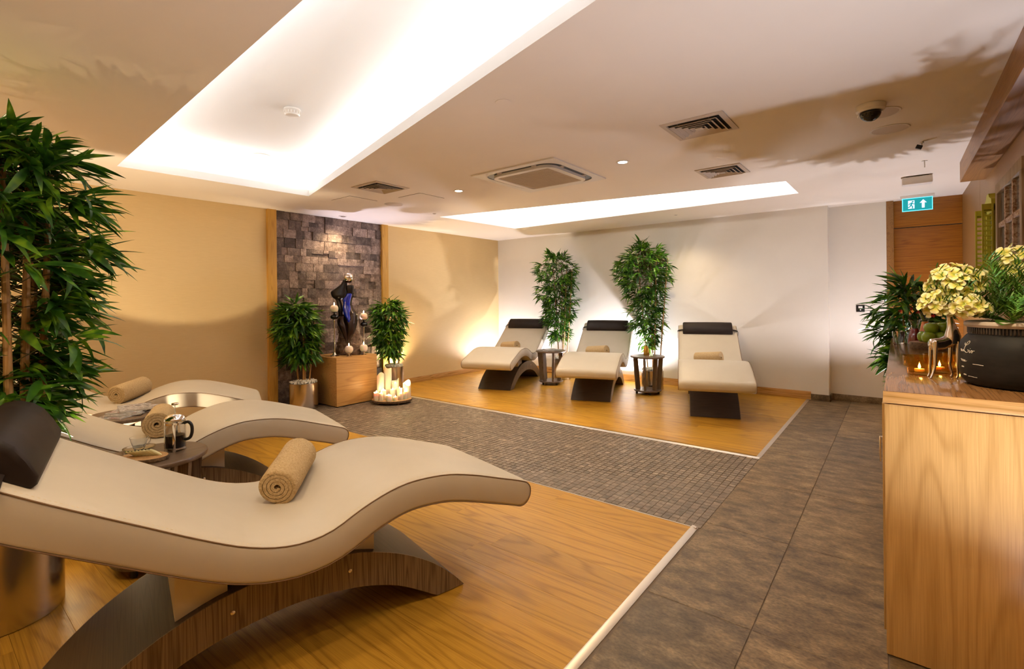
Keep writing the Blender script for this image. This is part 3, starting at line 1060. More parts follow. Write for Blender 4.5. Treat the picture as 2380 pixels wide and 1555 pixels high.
# ------------------------------------------------------------------ rolled towels
def towel_mesh():
    r0, r1, turns, th = 0.010, 0.088, 4.2, 0.0155
    n = 110
    pts = []
    for i in range(n):
        t = i / (n - 1)
        a = t * turns * 2 * math.pi
        r = r0 + (r1 - th / 2 - r0) * t
        pts.append((a, r))
    end = turns * 2 * math.pi
    inner, outer = [], []
    base = -math.pi / 2 - end + 0.25
    for a, r in pts:
        c, s = math.cos(a + base), math.sin(a + base)
        inner.append(((r - th * 0.46) * c, (r - th * 0.46) * s))
        outer.append(((r + th * 0.46) * c, (r + th * 0.46) * s))
    # flat tail lying on the seat
    c, s = math.cos(end + base), math.sin(end + base)
    ex, ey = outer[-1]
    inner += [(ex + 0.03, -r1 + th), (ex + 0.075, -r1 + th * 0.95), (ex + 0.115, -r1 + th * 0.8)]
    outer += [(ex + 0.03, -r1), (ex + 0.075, -r1), (ex + 0.115, -r1)]
    m = len(inner)
    st = [(-0.165, 0.96), (-0.160, 1.0), (-0.06, 1.015), (0.06, 1.0), (0.160, 1.01), (0.165, 0.97)]
    v, f = [], []
    for y, k in st:
        v += [(p[0] * k, y, p[1] * k + r1) for p in inner] + [(p[0] * k, y, p[1] * k + r1) for p in outer]
    K = 2 * m
    for a in range(len(st) - 1):
        for i in range(m - 1):
            f.append((a * K + i, a * K + i + 1, (a + 1) * K + i + 1, (a + 1) * K + i))
            f.append((a * K + m + i, (a + 1) * K + m + i, (a + 1) * K + m + i + 1, a * K + m + i + 1))
        f.append((a * K, (a + 1) * K, (a + 1) * K + m, a * K + m))
        f.append((a * K + m - 1, a * K + K - 1, (a + 1) * K + K - 1, (a + 1) * K + m - 1))
    for a in (0, len(st) - 1):
        for i in range(m - 1):
            f.append((a * K + i, a * K + m + i, a * K + m + i + 1, a * K + i + 1))
    return MB().add(v, f).mesh('rolled_towel', 60)
tw = towel_mesh()
def put_towel(lg, u, w, turn, tail, label):
    """u along the lounger, w across, lying in the hollow of the seat"""
    o = link('rolled_towel', tw, 'towel')
    M = Matrix.Translation(lg.location) @ Matrix.Rotation(lg.rotation_euler.z, 4, 'Z')
    slope = math.atan2(surf(u + 0.04) - surf(u - 0.04), 0.08)
    Ml = Matrix.Translation((u, w, surf(u) + 0.010)) @ Matrix.Rotation(-slope, 4, 'Y') @ Matrix.Rotation(turn, 4, 'Z') @ Matrix.Scale(tail, 4, (1, 0, 0))
    o.matrix_world = M @ Ml
    return tag(o, label, 'towel', 'rolled towels on the loungers')
put_towel(L1, -1.03, 0.14, R(-32), -1, 'rolled tan towel on the large lounger in front')
put_towel(L2, -1.13, 0.13, R(-8), 1, 'rolled tan towel directly behind the coffee press')
put_towel(L3, -1.06, 0.16, R(-30), -1, 'rolled tan towel on the near lounger beside the wallpaper wall')
put_towel(F3, -1.05, -0.03, R(-26), 1, 'rolled tan towel on the far lounger nearest the passage')
put_towel(F2, -1.05, -0.02, R(-26), 1, 'rolled tan towel on the far lounger between the tall bamboos')
put_towel(F1, -1.05, 0.0, R(-26), 1, 'rolled tan towel on the far lounger in the room corner')

# ------------------------------------------------------------------ side tables
def build_table(label, loc, rz, group):
    t = thing('side_table', label, 'side table', loc, rz, group)
    H = 0.575
    MB().lathe([(0.236, H - 0.026), (0.243, H - 0.022), (0.245, H - 0.013), (0.243, H - 0.004), (0.238, H)], 56).build('table_top', 'grey_laminate_flat', t)
    MB().lathe([(0.190, 0.045), (0.195, 0.049), (0.195, 0.064), (0.190, 0.068)], 48).build('bottom_shelf', 'grey_laminate_flat', t)
    for k in range(7):
        a = 2 * math.pi * k / 7 + 0.3
        v = []
        for zz, ra in ((0.066, 0.150), (H - 0.025, 0.188)):
            for dr, dt in ((-0.032, -0.011), (0.032, -0.011), (0.032, 0.011), (-0.032, 0.011)):
                r_ = ra + dr
                v.append((r_ * math.cos(a) - dt * math.sin(a), r_ * math.sin(a) + dt * math.cos(a), zz))
        MB().add(v, [(3, 2, 1, 0), (4, 5, 6, 7), (0, 1, 5, 4), (1, 2, 6, 5), (2, 3, 7, 6), (3, 0, 4, 7)]).build('slat', 'grey_laminate', t)
    for k in range(4):
        a = math.pi / 2 * k + 0.5
        MB().cyl(0.016, 0.0, 0.046, 12, T(0.155 * math.cos(a), 0.155 * math.sin(a), 0), 0.003).build('foot', 'black_plastic', t)
    return t
tb = build_table('round grey wood side table with coffee press and sliced apple', (-3.15, 0.86, ZD), 0.2, 'slatted round side tables')
tb2 = dup(tb, (-4.47, 1.05, ZD), 1.0, 'round grey wood side table with a heap of magazines beside the near loungers', scale=None)
tb3 = dup(tb, (-4.46, 6.65, ZD), 0.7, 'round slatted side table with a magazine in the far row', scale=(1, 1, 0.957))
tb4 = dup(tb, (-2.87, 6.80, ZD), 0.1, 'round slatted side table holding a golden bottle and a glass', scale=(1, 1, 0.957))
TZ, TZF = 0.575 + ZD, 0.575 * 0.957 + ZD

# ------------------------------------------------------------------ bamboo plants
def leaf_variants():
    out = []
    for k, (droop, width, twist) in enumerate(((0.18, 0.085, 0.0), (0.42, 0.095, 0.15), (0.65, 0.080, -0.2), (0.05, 0.10, 0.1))):
        v, f = [], []
        n = 6
        prof = [0.10, 0.72, 1.0, 0.86, 0.52, 0.03]
        for i in range(n):
            t = i / (n - 1)
            a = droop * t * 1.4
            x = t * math.cos(a * 0.6)
            z = -droop * t * t * 0.75
            w = width * prof[i]
            tw_ = twist * t
            for s in (-1, 0, 1):
                v.append((x, s * w * math.cos(tw_), z + (abs(s) * w * 0.35) + s * w * math.sin(tw_)))
        for i in range(n - 1):
            for j in range(2):
                f.append((i * 3 + j, i * 3 + j + 1, i * 3 + 4 + j, i * 3 + 3 + j))
        out.append((v, f))
    return out
LEAVES = leaf_variants()
LEAF_ME = []
for v, f in LEAVES:
    me = bpy.data.meshes.new('leaf')
    me.from_pydata(v, [], f)
    me.shade_smooth()
    me.materials.append(MATS['bamboo_leaf'])
    LEAF_ME.append(me)

def bamboo(name, label, cat, loc, canes, crown, n_clusters, leaf_len, n_parts, seed, pot=None, group=None, per=(5, 8), lean=0.0, twig=True, cane_r=0.012, elev=(-40, 30), open_front=0.0):
    """crown: list of (z, radius) ; canes: list of (x, y, top z, lean x, lean y)"""
    rg = random.Random(seed)
    root = thing(name, label, cat, loc, 0.0, group)
    if pot:
        pr, ph = pot
        p = MB().lathe([(pr - 0.004, 0), (pr, 0.004), (pr, ph - 0.002), (pr - 0.002, ph), (pr - 0.008, ph), (pr - 0.008, ph - 0.06)], 56).build('planter', 'brushed_metal', root)
        mb = MB()
        for k in range(150):
            a, r_ = rg.uniform(0, 6.283), (pr - 0.02) * math.sqrt(rg.random())
            s = rg.uniform(0.010, 0.022)
            mb.lathe([(0.0, -0.6 * s), (0.75 * s, -0.35 * s), (s, 0), (0.7 * s, 0.4 * s), (0, 0.6 * s)], 6,
                     T(r_ * math.cos(a), r_ * math.sin(a), ph + 0.004 + 0.02 * (1 - r_ / pr) + rg.uniform(0, 0.012), rg.uniform(0, 3), rg.uniform(0, 3), rg.uniform(0, 3)))
        mb.lathe([(pr - 0.01, ph - 0.045), (pr - 0.01, ph - 0.012)], 40)
        mb.build('pebble_topping', 'pebble', root)['kind'] = 'stuff'
    z0 = (pot[1] - 0.02) if pot else 0.0
    def cane_at(c, zz):
        t = (zz - z0) / (c[2] - z0)
        return Vector((c[0] + c[3] * t, c[1] + c[4] * t, zz))
    for c in canes:
        mb = MB()
        pts, rs = [], []
        k = 0
        zz = z0
        while zz < c[2]:
            for dz, rr in ((0, 1.0), (0.006, 1.18), (0.014, 1.0)):
                pts.append(cane_at(c, zz + dz))
                rs.append(cane_r * rr * (1 - 0.45 * (zz - z0) / (c[2] - z0)))
            zz += rg.uniform(0.14, 0.20)
        pts.append(cane_at(c, c[2]))
        rs.append(cane_r * 0.4)
        mb.tube(pts, rs, 8)
        mb.build('stem', 'cane', root)
    zs = [z for z, _ in crown]
    rs_ = [r for _, r in crown]
    items, twigs = [], MB()
    tot = sum((rs_[i] + rs_[i + 1]) / 2 * (zs[i + 1] - zs[i]) for i in range(len(zs) - 1))
    for k in range(n_clusters):
        # pick a height with probability ~ radius
        while True:
            zz = rg.uniform(zs[0], zs[-1])
            rad = float(np.interp(zz, zs, rs_))
            if rg.random() < rad / max(rs_):
                break
        az = rg.uniform(0, 2 * math.pi)
        frac = rg.uniform(0.25, 1.0) ** 0.6
        if open_front and rg.random() < open_front:
            face = math.atan2(-loc[1], -loc[0])
            if math.cos(az - face) > 0.55 and zz < zs[-1] - 0.42:
                continue
        reach = max(0.02, rad * frac - leaf_len * 0.62)
        c = rg.choice(canes)
        zc = min(zz - reach * 0.15, c[2])
        s0 = cane_at(c, max(z0, zc - 0.05))
        e0 = Vector((math.cos(az) * reach, math.sin(az) * reach, zz)) + Vector((cane_at(canes[0], zz).x * 0.6, cane_at(canes[0], zz).y * 0.6, 0))
        if twig:
            twigs.tube([s0, (s0 + e0) / 2 + Vector((0, 0, 0.02)), e0], 0.0022, 4)
        nl = rg.randint(*per)
        top = max(0.0, (zz - zs[-1] + 0.25) / 0.25)
        for q in range(nl):
            a2 = az + rg.uniform(-1.15, 1.15)
            el = R(rg.uniform(*elev)) + top * R(rg.uniform(5, 55))
            ln = leaf_len * rg.uniform(0.7, 1.15)
            M = Matrix.Translation(e0 + Vector((rg.uniform(-.02, .02), rg.uniform(-.02, .02), rg.uniform(-.03, .03)))) @ Matrix.Rotation(a2, 4, 'Z') @ Matrix.Rotation(-el, 4, 'Y') @ Matrix.Rotation(rg.uniform(-0.7, 0.7), 4, 'X') @ Matrix.Scale(ln, 4)
            tip = Vector(loc) + M @ Vector((1.0, 0, -0.1))
            sh_ = Vector((max(0, XA + 0.05 - tip.x) + min(0, XC - 0.04 - tip.x), min(0, YB - 0.04 - tip.y) if loc[0] < -1 else min(0, 7.7 - tip.y), min(0, CZ - 0.05 - tip.z)))
            M = Matrix.Translation(sh_) @ M
            items.append((M, rg.randrange(4)))
    if twig:
        twigs.build('twigs', 'twig', root)['kind'] = 'stuff'
    P = Vector(loc)
    cpos = Vector((0, 0, 1.4))
    items.sort(key=lambda it: (P + it[0].translation - cpos).length)
    for M, k in items[:n_parts]:
        o = link('leaf', LEAF_ME[k], None, root)
        o.matrix_local = M
    rest = items[n_parts:]
    if rest:
        vv, ff = [], []
        o0 = 0
        arr = [np.c_[np.array(v), np.ones(len(v))] for v, _ in LEAVES]
        for M, k in rest:
            q = arr[k] @ np.array(M).T
            vv.append(q[:, :3])
            ff += [tuple(i + o0 for i in t) for t in LEAVES[k][1]]
            o0 += len(q)
        me = bpy.data.meshes.new('foliage')
        me.from_pydata(np.concatenate(vv).tolist(), [], ff)
        me.shade_smooth()
        o = link('foliage', me, 'bamboo_leaf', root)
        o['kind'] = 'stuff'
    return root

# large bamboo at the picture edge
bamboo('bamboo_plant', 'large bamboo with thick tan stems behind the nearest dark bolster', 'plant', (-3.16, 0.28, ZD),
       [(-0.13, -0.04, 2.05, 0.05, 0.0), (-0.02, -0.05, 2.15, -0.01, 0.01), (0.03, 0.07, 2.15, 0.03, 0.03), (0.10, 0.03, 2.0, 0.02, -0.02), (0.0, 0.12, 2.0, 0.0, 0.06), (-0.09, 0.09, 1.9, -0.03, 0.06)],
       [(0.72, 0.26), (0.95, 0.40), (1.3, 0.46), (1.6, 0.50), (1.85, 0.53), (2.08, 0.42), (2.18, 0.14)], 520, 0.195, 300, 21, pot=(0.215, 0.42), per=(5, 8), cane_r=0.019, open_front=0.62)
# two tall bamboos behind the far row
TALL = 'tall bamboos against the pale wall'
bamboo('bamboo_plant', 'tall slim bamboo behind the round table with a magazine', 'plant', (-4.60, 7.20, ZD),
       [(-0.06, 0.0, 1.98, -0.10, 0.0), (0.0, 0.03, 2.0, 0.0, 0.0), (0.05, -0.02, 1.95, 0.08, 0.0), (0.09, 0.03, 1.9, 0.12, 0.0)],
       [(0.66, 0.22), (0.95, 0.32), (1.3, 0.39), (1.7, 0.44), (2.05, 0.42), (2.16, 0.22)], 360, 0.155, 240, 31, pot=(0.15, 0.36), group=TALL)
bamboo('bamboo_plant', 'tallest top-heavy bamboo behind the round table with the golden bottle', 'plant', (-2.96, 7.20, ZD),
       [(-0.07, 0.0, 2.08, -0.16, 0.0), (0.0, 0.02, 2.15, -0.02, 0.0), (0.04, -0.02, 2.1, 0.05, 0.0), (0.10, 0.02, 1.98, 0.15, 0.0)],
       [(0.62, 0.17), (0.9, 0.28), (1.2, 0.35), (1.5, 0.36), (1.7, 0.50), (1.95, 0.50), (2.12, 0.36), (2.22, 0.12)], 360, 0.165, 240, 47, pot=(0.165, 0.29), group=TALL)
# two beside the pedestal
LOW = 'bamboos beside the wooden pedestal'
bamboo('bamboo_plant', 'bushy bamboo in a steel planter full of white pebbles, left of the pedestal', 'plant', (-6.10, 3.30, 0.0),
       [(-0.05, -0.04, 1.2, -0.05, -0.06), (0.0, 0.02, 1.3, 0.0, 0.0), (0.03, -0.02, 1.3, 0.02, 0.0), (0.03, 0.06, 1.2, 0.02, 0.08)],
       [(0.62, 0.26), (0.85, 0.33), (1.05, 0.36), (1.25, 0.34), (1.38, 0.14)], 200, 0.19, 180, 52, pot=(0.176, 0.34), group=LOW, elev=(-45, 15))
bamboo('bamboo_plant', 'bushy bamboo behind the white candles, right of the pedestal', 'plant', (-6.05, 4.72, 0.0),
       [(-0.04, -0.05, 1.2, -0.03, -0.05), (0.0, 0.02, 1.3, 0.0, 0.0), (0.02, 0.0, 1.3, 0.02, 0.0), (0.03, 0.06, 1.2, 0.02, 0.06)],
       [(0.58, 0.22), (0.85, 0.31), (1.1, 0.33), (1.28, 0.33), (1.40, 0.15)], 200, 0.17, 180, 77, pot=(0.15, 0.40), group=LOW, elev=(-45, 15))
# leafy plant past the end of the sideboard
pp = bamboo('leafy_plant', 'dark drooping leafy plant past the end of the sideboard, before the door', 'plant', (0.14, 5.85, 0.0),
       [(-0.05, -0.04, 1.2, -0.05, -0.06), (0.0, 0.02, 1.3, 0.0, 0.0), (0.03, 0.06, 1.2, 0.06, 0.05)],
       [(0.55, 0.18), (0.85, 0.32), (1.1, 0.38), (1.35, 0.36), (1.52, 0.14)], 150, 0.20, 180, 91, pot=(0.17, 0.36), elev=(-40, 25))
for dx, dy, dz in ((-0.12, -0.30, 1.26), (-0.05, -0.33, 1.28), (0.0, -0.31, 1.25), (0.06, -0.32, 1.27), (0.10, -0.30, 1.22), (0.03, -0.34, 1.29)):
    mb = MB()
    for k in range(5):
        a = k * 1.2566
        mb.add([(0, 0, 0), (0.012 * math.cos(a - .5), 0.012 * math.sin(a - .5), 0.006), (0.02 * math.cos(a), 0.02 * math.sin(a), 0.004), (0.012 * math.cos(a + .5), 0.012 * math.sin(a + .5), 0.006)], [(0, 1, 2, 3)])
    mb.build('blossom', 'red_petal', pp, 0, (dx, dy, dz), (R(60), 0, 0))

# ------------------------------------------------------------------ pedestal, sculpture, candles
FA = -YAW   # heading that faces the viewer: local x runs along the picture, local y away
ped = thing('pedestal', 'low oak box pedestal in front of the stone panel', 'pedestal', (-6.065, 3.885, 0))
PH = 0.65
MB().bbox(-0.31, 0.30, -0.315, 0.315, 0.012, PH, 0.003).build('box_body', 'pedestal_oak', ped)
MB().box(-0.29, 0.285, -0.30, 0.30, 0.0, 0.013).build('plinth', 'dark_void', ped)

K = 1 / 1137.0 * 1.0
def sx(px):
    return (px - 460) * K
def sz(py):
    return (1440 - py) * K
sc = thing('sculpture', 'dark bronze abstract figure with blue front and mirror ball head on the pedestal', 'sculpture', (-6.03, 3.93, PH), FA)
def loft_px(rows, dep, y=0.0, power=1.0):
    """rows: (py, centre px, half width px, half depth px, offset px)"""
    secs = []
    for r_ in rows:
        py, cx, hw, hd = r_[:4]
        oy = r_[4] if len(r_) > 4 else 0
        secs.append(((sx(cx), y + oy * K, sz(py)), (hw * K, 0, 0), (0, hd * K, 0)))
    return MB().loft(secs, 22)
def smooth_rows(rows, n=26):
    q = catmull([tuple(r_) + ((0,) if len(r_) == 4 else ()) for r_ in rows], n)
    return [tuple(p) for p in q]
mb = MB()
rgk = random.Random(5)
rock_rows = [(1440, 450, 215, 150, 20), (1380, 450, 208, 150, 20), (1280, 455, 190, 140, 20), (1180, 460, 175, 130, 25), (1080, 450, 160, 120, 30), (1000, 400, 120, 100, 35), (950, 380, 80, 70, 40)]
rk = loft_px(smooth_rows(rock_rows, 22), 0)
rk.v = [(x + rgk.uniform(-.010, .010), y + rgk.uniform(-.012, .012), max(0.0, z_ + rgk.uniform(-.008, .008)) if z_ > 0.01 else 0.0) for x, y, z_ in rk.v]
rk.build('rock_base', 'rock', sc, 0)
body_rows = [(1255, 486, 6, 8, -150), (1150, 505, 45, 40, -125), (1060, 520, 66, 70, -90), (950, 515, 88, 105, -40), (850, 495, 106, 120, 0), (780, 485, 98, 110, 10), (700, 455, 72, 80, 10), (640, 440, 64, 66, 10), (560, 440, 78, 70, 5), (500, 455, 90, 72, 0), (462, 470, 74, 60, 0)]
loft_px(smooth_rows(body_rows, 34), 0).build('body', 'bronze', sc, 60)
thigh = [(1240, 478, 10, 14, -150), (1150, 462, 34, 40, -135), (1060, 430, 50, 60, -120), (960, 395, 66, 76, -105), (880, 372, 62, 70, -80), (830, 385, 56, 60, -50), (800, 420, 46, 44, -20)]
loft_px(smooth_rows(thigh, 24), 0).build('raised_knee', 'bronze', sc, 60)
blue = [(1005, 516, 5, 8, -112), (950, 512, 17, 22, -112), (880, 500, 32, 40, -100), (800, 468, 58, 50, -70), (700, 448, 60, 40, -52), (620, 448, 52, 38, -46), (540, 455, 62, 40, -46), (476, 488, 44, 34, -40), (468, 488, 38, 28, -40)]
loft_px(smooth_rows(blue, 34), 0).build('blue_front', 'blue_lacquer', sc, 60)['label'] = 'glossy blue front of the figure'
arm = [(900, 330, 26, 30, -40), (800, 345, 34, 34, -40), (700, 340, 40, 34, -36), (600, 318, 38, 32, -30), (540, 290, 40, 30, -24), (480, 250, 38, 28, -20), (430, 235, 22, 20, -20)]
loft_px(smooth_rows(arm, 26), 0).build('arm', 'black_bronze', sc, 60)
mantle = [(560, 330, 60, 40, -60), (530, 335, 104, 62, -60), (490, 332, 124, 66, -58), (440, 330, 128, 60, -52), (400, 352, 98, 54, -46), (340, 395, 60, 46, -40), (290, 415, 40, 36, -36), (245, 418, 24, 24, -32)]
loft_px(smooth_rows(mantle, 26), 0).build('mantle', 'black_bronze', sc, 60)
MB().bbox(sx(446), sx(546), -0.055, 0.03, sz(478), sz(338), 0.02).build('shoulder', 'black_bronze', sc, 60)
MB().loft([((sx(470), -0.03, sz(300)), (0.04, 0, 0), (0, 0.04, 0)), ((sx(470), -0.03, sz(278)), (0.05, 0, 0), (0, 0.05, 0))], 16).build('neck_cup', 'bronze', sc)
MB().lathe([(0.068 * math.sin(math.pi * i / 18), -0.068 * math.cos(math.pi * i / 18)) for i in range(19)], 32, T(sx(470), -0.03, sz(215))).build('mirror_ball', 'chrome', sc, 80)

def flame_and_light(parent, z, r, energy=None):
    MB().lathe([(0.0, 0.0), (0.005 * r, 0.004 * r), (0.0065 * r, 0.011 * r), (0.004 * r, 0.022 * r), (0.0, 0.034 * r)], 10, T(0, 0, z)).build('flame', 'flame', parent, 80)

def ball_candle(parent, z, rad=0.052):
    mb = MB()
    n = 40
    prof = [(0.030, 0.0), (0.042, 0.010), (0.050, 0.026), (0.053, 0.045), (0.050, 0.066), (0.042, 0.082), (0.030, 0.092), (0.012, 0.094)]
    v, f = [], []
    for r_, zz in prof:
        for i in range(n):
            k = 1.0 + (0.035 if i % 2 else 0.0)
            a = 2 * math.pi * i / n
            v.append((r_ * k * math.cos(a) * rad / .052, r_ * k * math.sin(a) * rad / .052, z + zz))
    for j in range(len(prof) - 1):
        for i in range(n):
            l = (i + 1) % n
            f.append((j * n + i, j * n + l, (j + 1) * n + l, (j + 1) * n + i))
    f.append(tuple(reversed(range(n))))
    f.append(tuple(range((len(prof) - 1) * n, len(prof) * n)))
    mb.add(v, f).build('ribbed_candle', 'wax', parent, 70)
    flame_and_light(parent, z + 0.094, 1.2)

def tall_holder(loc, hgt, label):
    t = thing('candle_holder', label, 'candle holder', loc, 0, 'tall silver candle holders')
    h = hgt
    MB().lathe([(0.058, 0), (0.060, 0.006), (0.052, 0.012), (0.030, 0.018), (0.026, 0.03), (0.014, 0.045), (0.012, 0.06)], 28).build('foot', 'silver', t)
    MB().lathe([(0.010, 0.055), (0.009, 0.12), (0.0085, h - 0.14), (0.012, h - 0.125), (0.015, h - 0.115), (0.010, h - 0.10)], 20).build('rod', 'silver', t)
    MB().lathe([(0.010, h - 0.105), (0.046, h - 0.085), (0.053, h - 0.065), (0.046, h - 0.045), (0.012, h - 0.028), (0.010, h - 0.012), (0.036, h - 0.004), (0.038, h)], 30).build('black_glass_knop', 'black_glass', t)
    ball_candle(t, h)
    return t
tall_holder((-6.00, 3.69, PH), 0.60, 'tall silver candle holder with a lit ball candle, left of the bronze figure')
tall_holder((-6.00, 4.155, PH), 0.48, 'shorter of the two tall silver candle holders, right of the bronze figure')
def small_holder(loc, label):
    t = thing('candle_holder', label, 'candle holder', loc, 0, 'small goblet candle holders')
    MB().lathe([(0.034, 0), (0.036, 0.004), (0.022, 0.010), (0.009, 0.02), (0.008, 0.032), (0.026, 0.042), (0.040, 0.046), (0.040, 0.049)], 26).build('foot', 'silver', t)
    ball_candle(t, 0.048)
    return t
small_holder((-5.83, 3.80, PH), 'small goblet with a lit ball candle at the foot of the bronze figure, left one')
small_holder((-5.825, 4.03, PH), 'small goblet with a lit ball candle at the foot of the bronze figure, right one')
for x_, y_, z_, e_ in ((-6.00, 3.69, PH + 0.60 + 0.112, 1.3), (-6.00, 4.155, PH + 0.48 + 0.112, 1.2), (-5.83, 3.80, PH + 0.162, 0.9), (-5.825, 4.03, PH + 0.162, 0.9)):
    lamp('candle_glow', 'POINT', (x_, y_, z_), e_, (1.0, 0.58, 0.24), shadow_soft_size=0.006)

tray = thing('candle_tray', 'round slice of wood with bark edge on small feet carrying white candles', 'tray', (-5.44, 4.20, 0), FA)
rgt = random.Random(9)
mb, bk = MB(), MB()
ell = [(0.275 * math.cos(a) * (1 + 0.02 * math.sin(3 * a)), 0.205 * math.sin(a) * (1 + 0.02 * math.cos(5 * a))) for a in [2 * math.pi * i / 48 for i in range(48)]]
mb.prism([(x * 0.975, y * 0.975) for x, y in ell], 0.025, 0.056)
mb.build('wood_slice', 'slice_wood', tray)
v = []
for zz, k in ((0.024, 0.97), (0.030, 1.0), (0.050, 1.005), (0.055, 0.976)):
    v += [(x * k * (1 + rgt.uniform(-.008, .008)), y * k, zz) for x, y in ell]
bk.add(v, [(j * 48 + i, j * 48 + (i + 1) % 48, (j + 1) * 48 + (i + 1) % 48, (j + 1) * 48 + i) for j in range(3) for i in range(48)])
bk.build('bark_edge', 'bark', tray)
for x, y in ((-0.14, -0.13), (0.12, -0.14), (-0.12, 0.13), (0.14, 0.12)):
    MB().lathe([(0.015, 0), (0.018, 0.012), (0.016, 0.026)], 12, T(x, y, 0)).build('foot', 'bark', tray)
CANDLES = [(-.177, -.10, .035, .10, 'squat white candle with a drip lip at the left front of the tray'), (-.11, -.125, .026, .10, 'slim dark-flanked white candle at the front of the tray'),
           (0, -.150, .040, .075, 'wide low white candle at the very front of the tray'), (.083, -.125, .033, .05, 'lowest white candle on the tray front, right of centre'),
           (.148, -.085, .031, .085, 'short white candle at the right front of the tray'), (.19, -.035, .027, .10, 'thin short white candle before the big right one'),
           (-.20, -.03, .038, .10, 'short white candle at the left rim of the tray'), (-.10, -.035, .033, .125, 'medium white candle in front of the tallest ones'),
           (-.025, -.065, .030, .045, 'tealight sized white candle in the middle of the tray'), (.012, .015, .036, .125, 'medium white candle in the middle of the tray'),
           (.105, .020, .038, .14, 'medium white candle with tall flame before the steel planter'), (.195, .065, .053, .205, 'thick rounded white candle at the right end of the tray'),
           (-.165, .055, .050, .325, 'second tallest white pillar candle beside the pedestal'), (-.08, .125, .050, .405, 'tallest white pillar candle on the tray'),
           (.02, .125, .050, .225, 'thick white candle with a torn leaning rim at the back of the tray')]
Mt = Matrix.Translation(tray.location) @ Matrix.Rotation(FA, 4, 'Z')
for k, (a, b2, r_, h_, lab) in enumerate(CANDLES):
    p = Mt @ Vector((a, b2, 0.056))
    t = thing('pillar_candle', lab, 'candle', p, rgt.uniform(0, 6), 'white candles on the wooden slice')
    n = 24
    v, f = [], []
    tall = h_ > 0.2
    amp = 0.12 * r_ / 0.05 * (0.35 if tall else 0.10)
    ph = rgt.uniform(0, 6)
    def lipz(an):
        return h_ + amp * (math.sin(an + ph) * 0.6 + math.sin(2 * an + ph * 2) * 0.4)
    for zz, k_, m_ in ((0, 0.97, 0), (0.004, 1, 0), (0.6, 1, 1), (1.0, 1.0, 1), (1.0, 0.90, 1), (-0.012, 0.80, 2), (-0.014, 0.2, 2)):
        for i in range(n):
            an = 2 * math.pi * i / n
            z_ = zz if m_ == 0 else (lipz(an) * zz if m_ == 1 else h_ - amp + zz)
            v.append((r_ * k_ * math.cos(an), r_ * k_ * math.sin(an), z_))
    for j in range(6):
        for i in range(n):
            l = (i + 1) % n
            f.append((j * n + i, j * n + l, (j + 1) * n + l, (j + 1) * n + i))
    f += [tuple(reversed(range(n))), tuple(range(6 * n, 7 * n))]
    MB().add(v, f).build('wax_body', 'wax', t, 50)
    MB().cyl(0.0016, h_ - amp - 0.016, h_ - amp + 0.004, 6).build('wick', 'dark_void', t)
    flame_and_light(t, h_ - amp + 0.002, 0.85 if not tall else 0.7)
    if k in (0, 2, 5, 7, 10, 11):
        lamp('candle_glow', 'POINT', (p.x, p.y, p.z + h_ - amp + 0.016), 2.2, (1.0, 0.58, 0.24), shadow_soft_size=0.006)
# ------------------------------------------------------------------ sideboard and what stands on it
sb = thing('sideboard', 'long tall oak sideboard along the side wall', 'sideboard', (0, 0, 0))
SX0, SX1, SY0, SY1 = -0.041, XC - 0.002, 2.39, 5.36
MB().bbox(SX0 - 0.004, SX1, SY0 - 0.006, SY1, SBZ - 0.046, SBZ, 0.003).build('worktop', 'oak_top', sb)
MB().box(SX0 + 0.004, SX1, SY0 + 0.022, SY1, 0.0, SBZ - 0.052).build('carcass', 'oak_veneer', sb)
MB().bbox(SX0 - 0.002, SX1, SY0 - 0.004, SY0 + 0.020, 0.006, SBZ - 0.050, 0.002).build('end_panel', 'oak_veneer', sb)
MB().bbox(SX0 - 0.006, SX1, SY0 - 0.0085, SY0 - 0.006, SBZ - 0.046, SBZ - 0.001, 0.001).build('edge_band', 'oak_board', sb)
for k in range(5):
    y0 = SY0 + 0.03 + k * 0.585
    d = MB().bbox(SX0 - 0.010, SX0 + 0.004, y0, y0 + 0.58, 0.08, SBZ - 0.056, 0.002).build('cabinet_door', 'oak_veneer', sb)
    MB().tube([(SX0 - 0.010, y0 + 0.53, 0.72), (SX0 - 0.03, y0 + 0.53, 0.72), (SX0 - 0.03, y0 + 0.53, 0.60), (SX0 - 0.010, y0 + 0.53, 0.60)], 0.004).build('handle', 'silver', d)

# black jar with chalk lettering and the flowers in it
JX, JY, JR = 0.392, 2.80, 0.192
jar = thing('planter_jar', 'wide matt black jar with white script lettering on the sideboard', 'jar', (JX, JY, SBZ))
JP = [(0.150, 0.0), (0.168, 0.006), (0.184, 0.028), (0.190, 0.06), (JR, 0.11), (0.190, 0.155), (0.182, 0.18), (0.166, 0.203), (0.160, 0.209)]
MB().lathe(JP, 56).build('jar_body', 'chalk_black', jar, 50)
MB().lathe([(0.160, 0.207), (0.160, 0.250), (0.156, 0.252)], 56).build('neck', 'chalk_black', jar)
mb = MB()
for k in range(96):
    a = 2 * math.pi * k / 96
    mb.bbox(-0.0028, 0.0028, -0.002, 0.0035, 0.212, 0.236, 0.001, T(0.161 * math.cos(a), 0.161 * math.sin(a), 0, rz=a + math.pi / 2))
mb.build('ribbed_collar', 'dark_laminate', jar)
MB().lathe([(0.150, 0.236), (0.168, 0.238), (0.174, 0.248), (0.172, 0.258), (0.164, 0.262), (0.150, 0.258), (0.146, 0.20)], 56).build('rim', 'rim_cream', jar)['label'] = 'pale worn rim'
MB().lathe([(0.001, 0.236), (0.150, 0.238)], 40).build('soil', 'dark_void', jar)
JAR_PZ = [p[1] for p in JP]
JAR_PR = [p[0] for p in JP]
view = math.atan2(-JY, -JX)          # side of the jar that faces the viewpoint
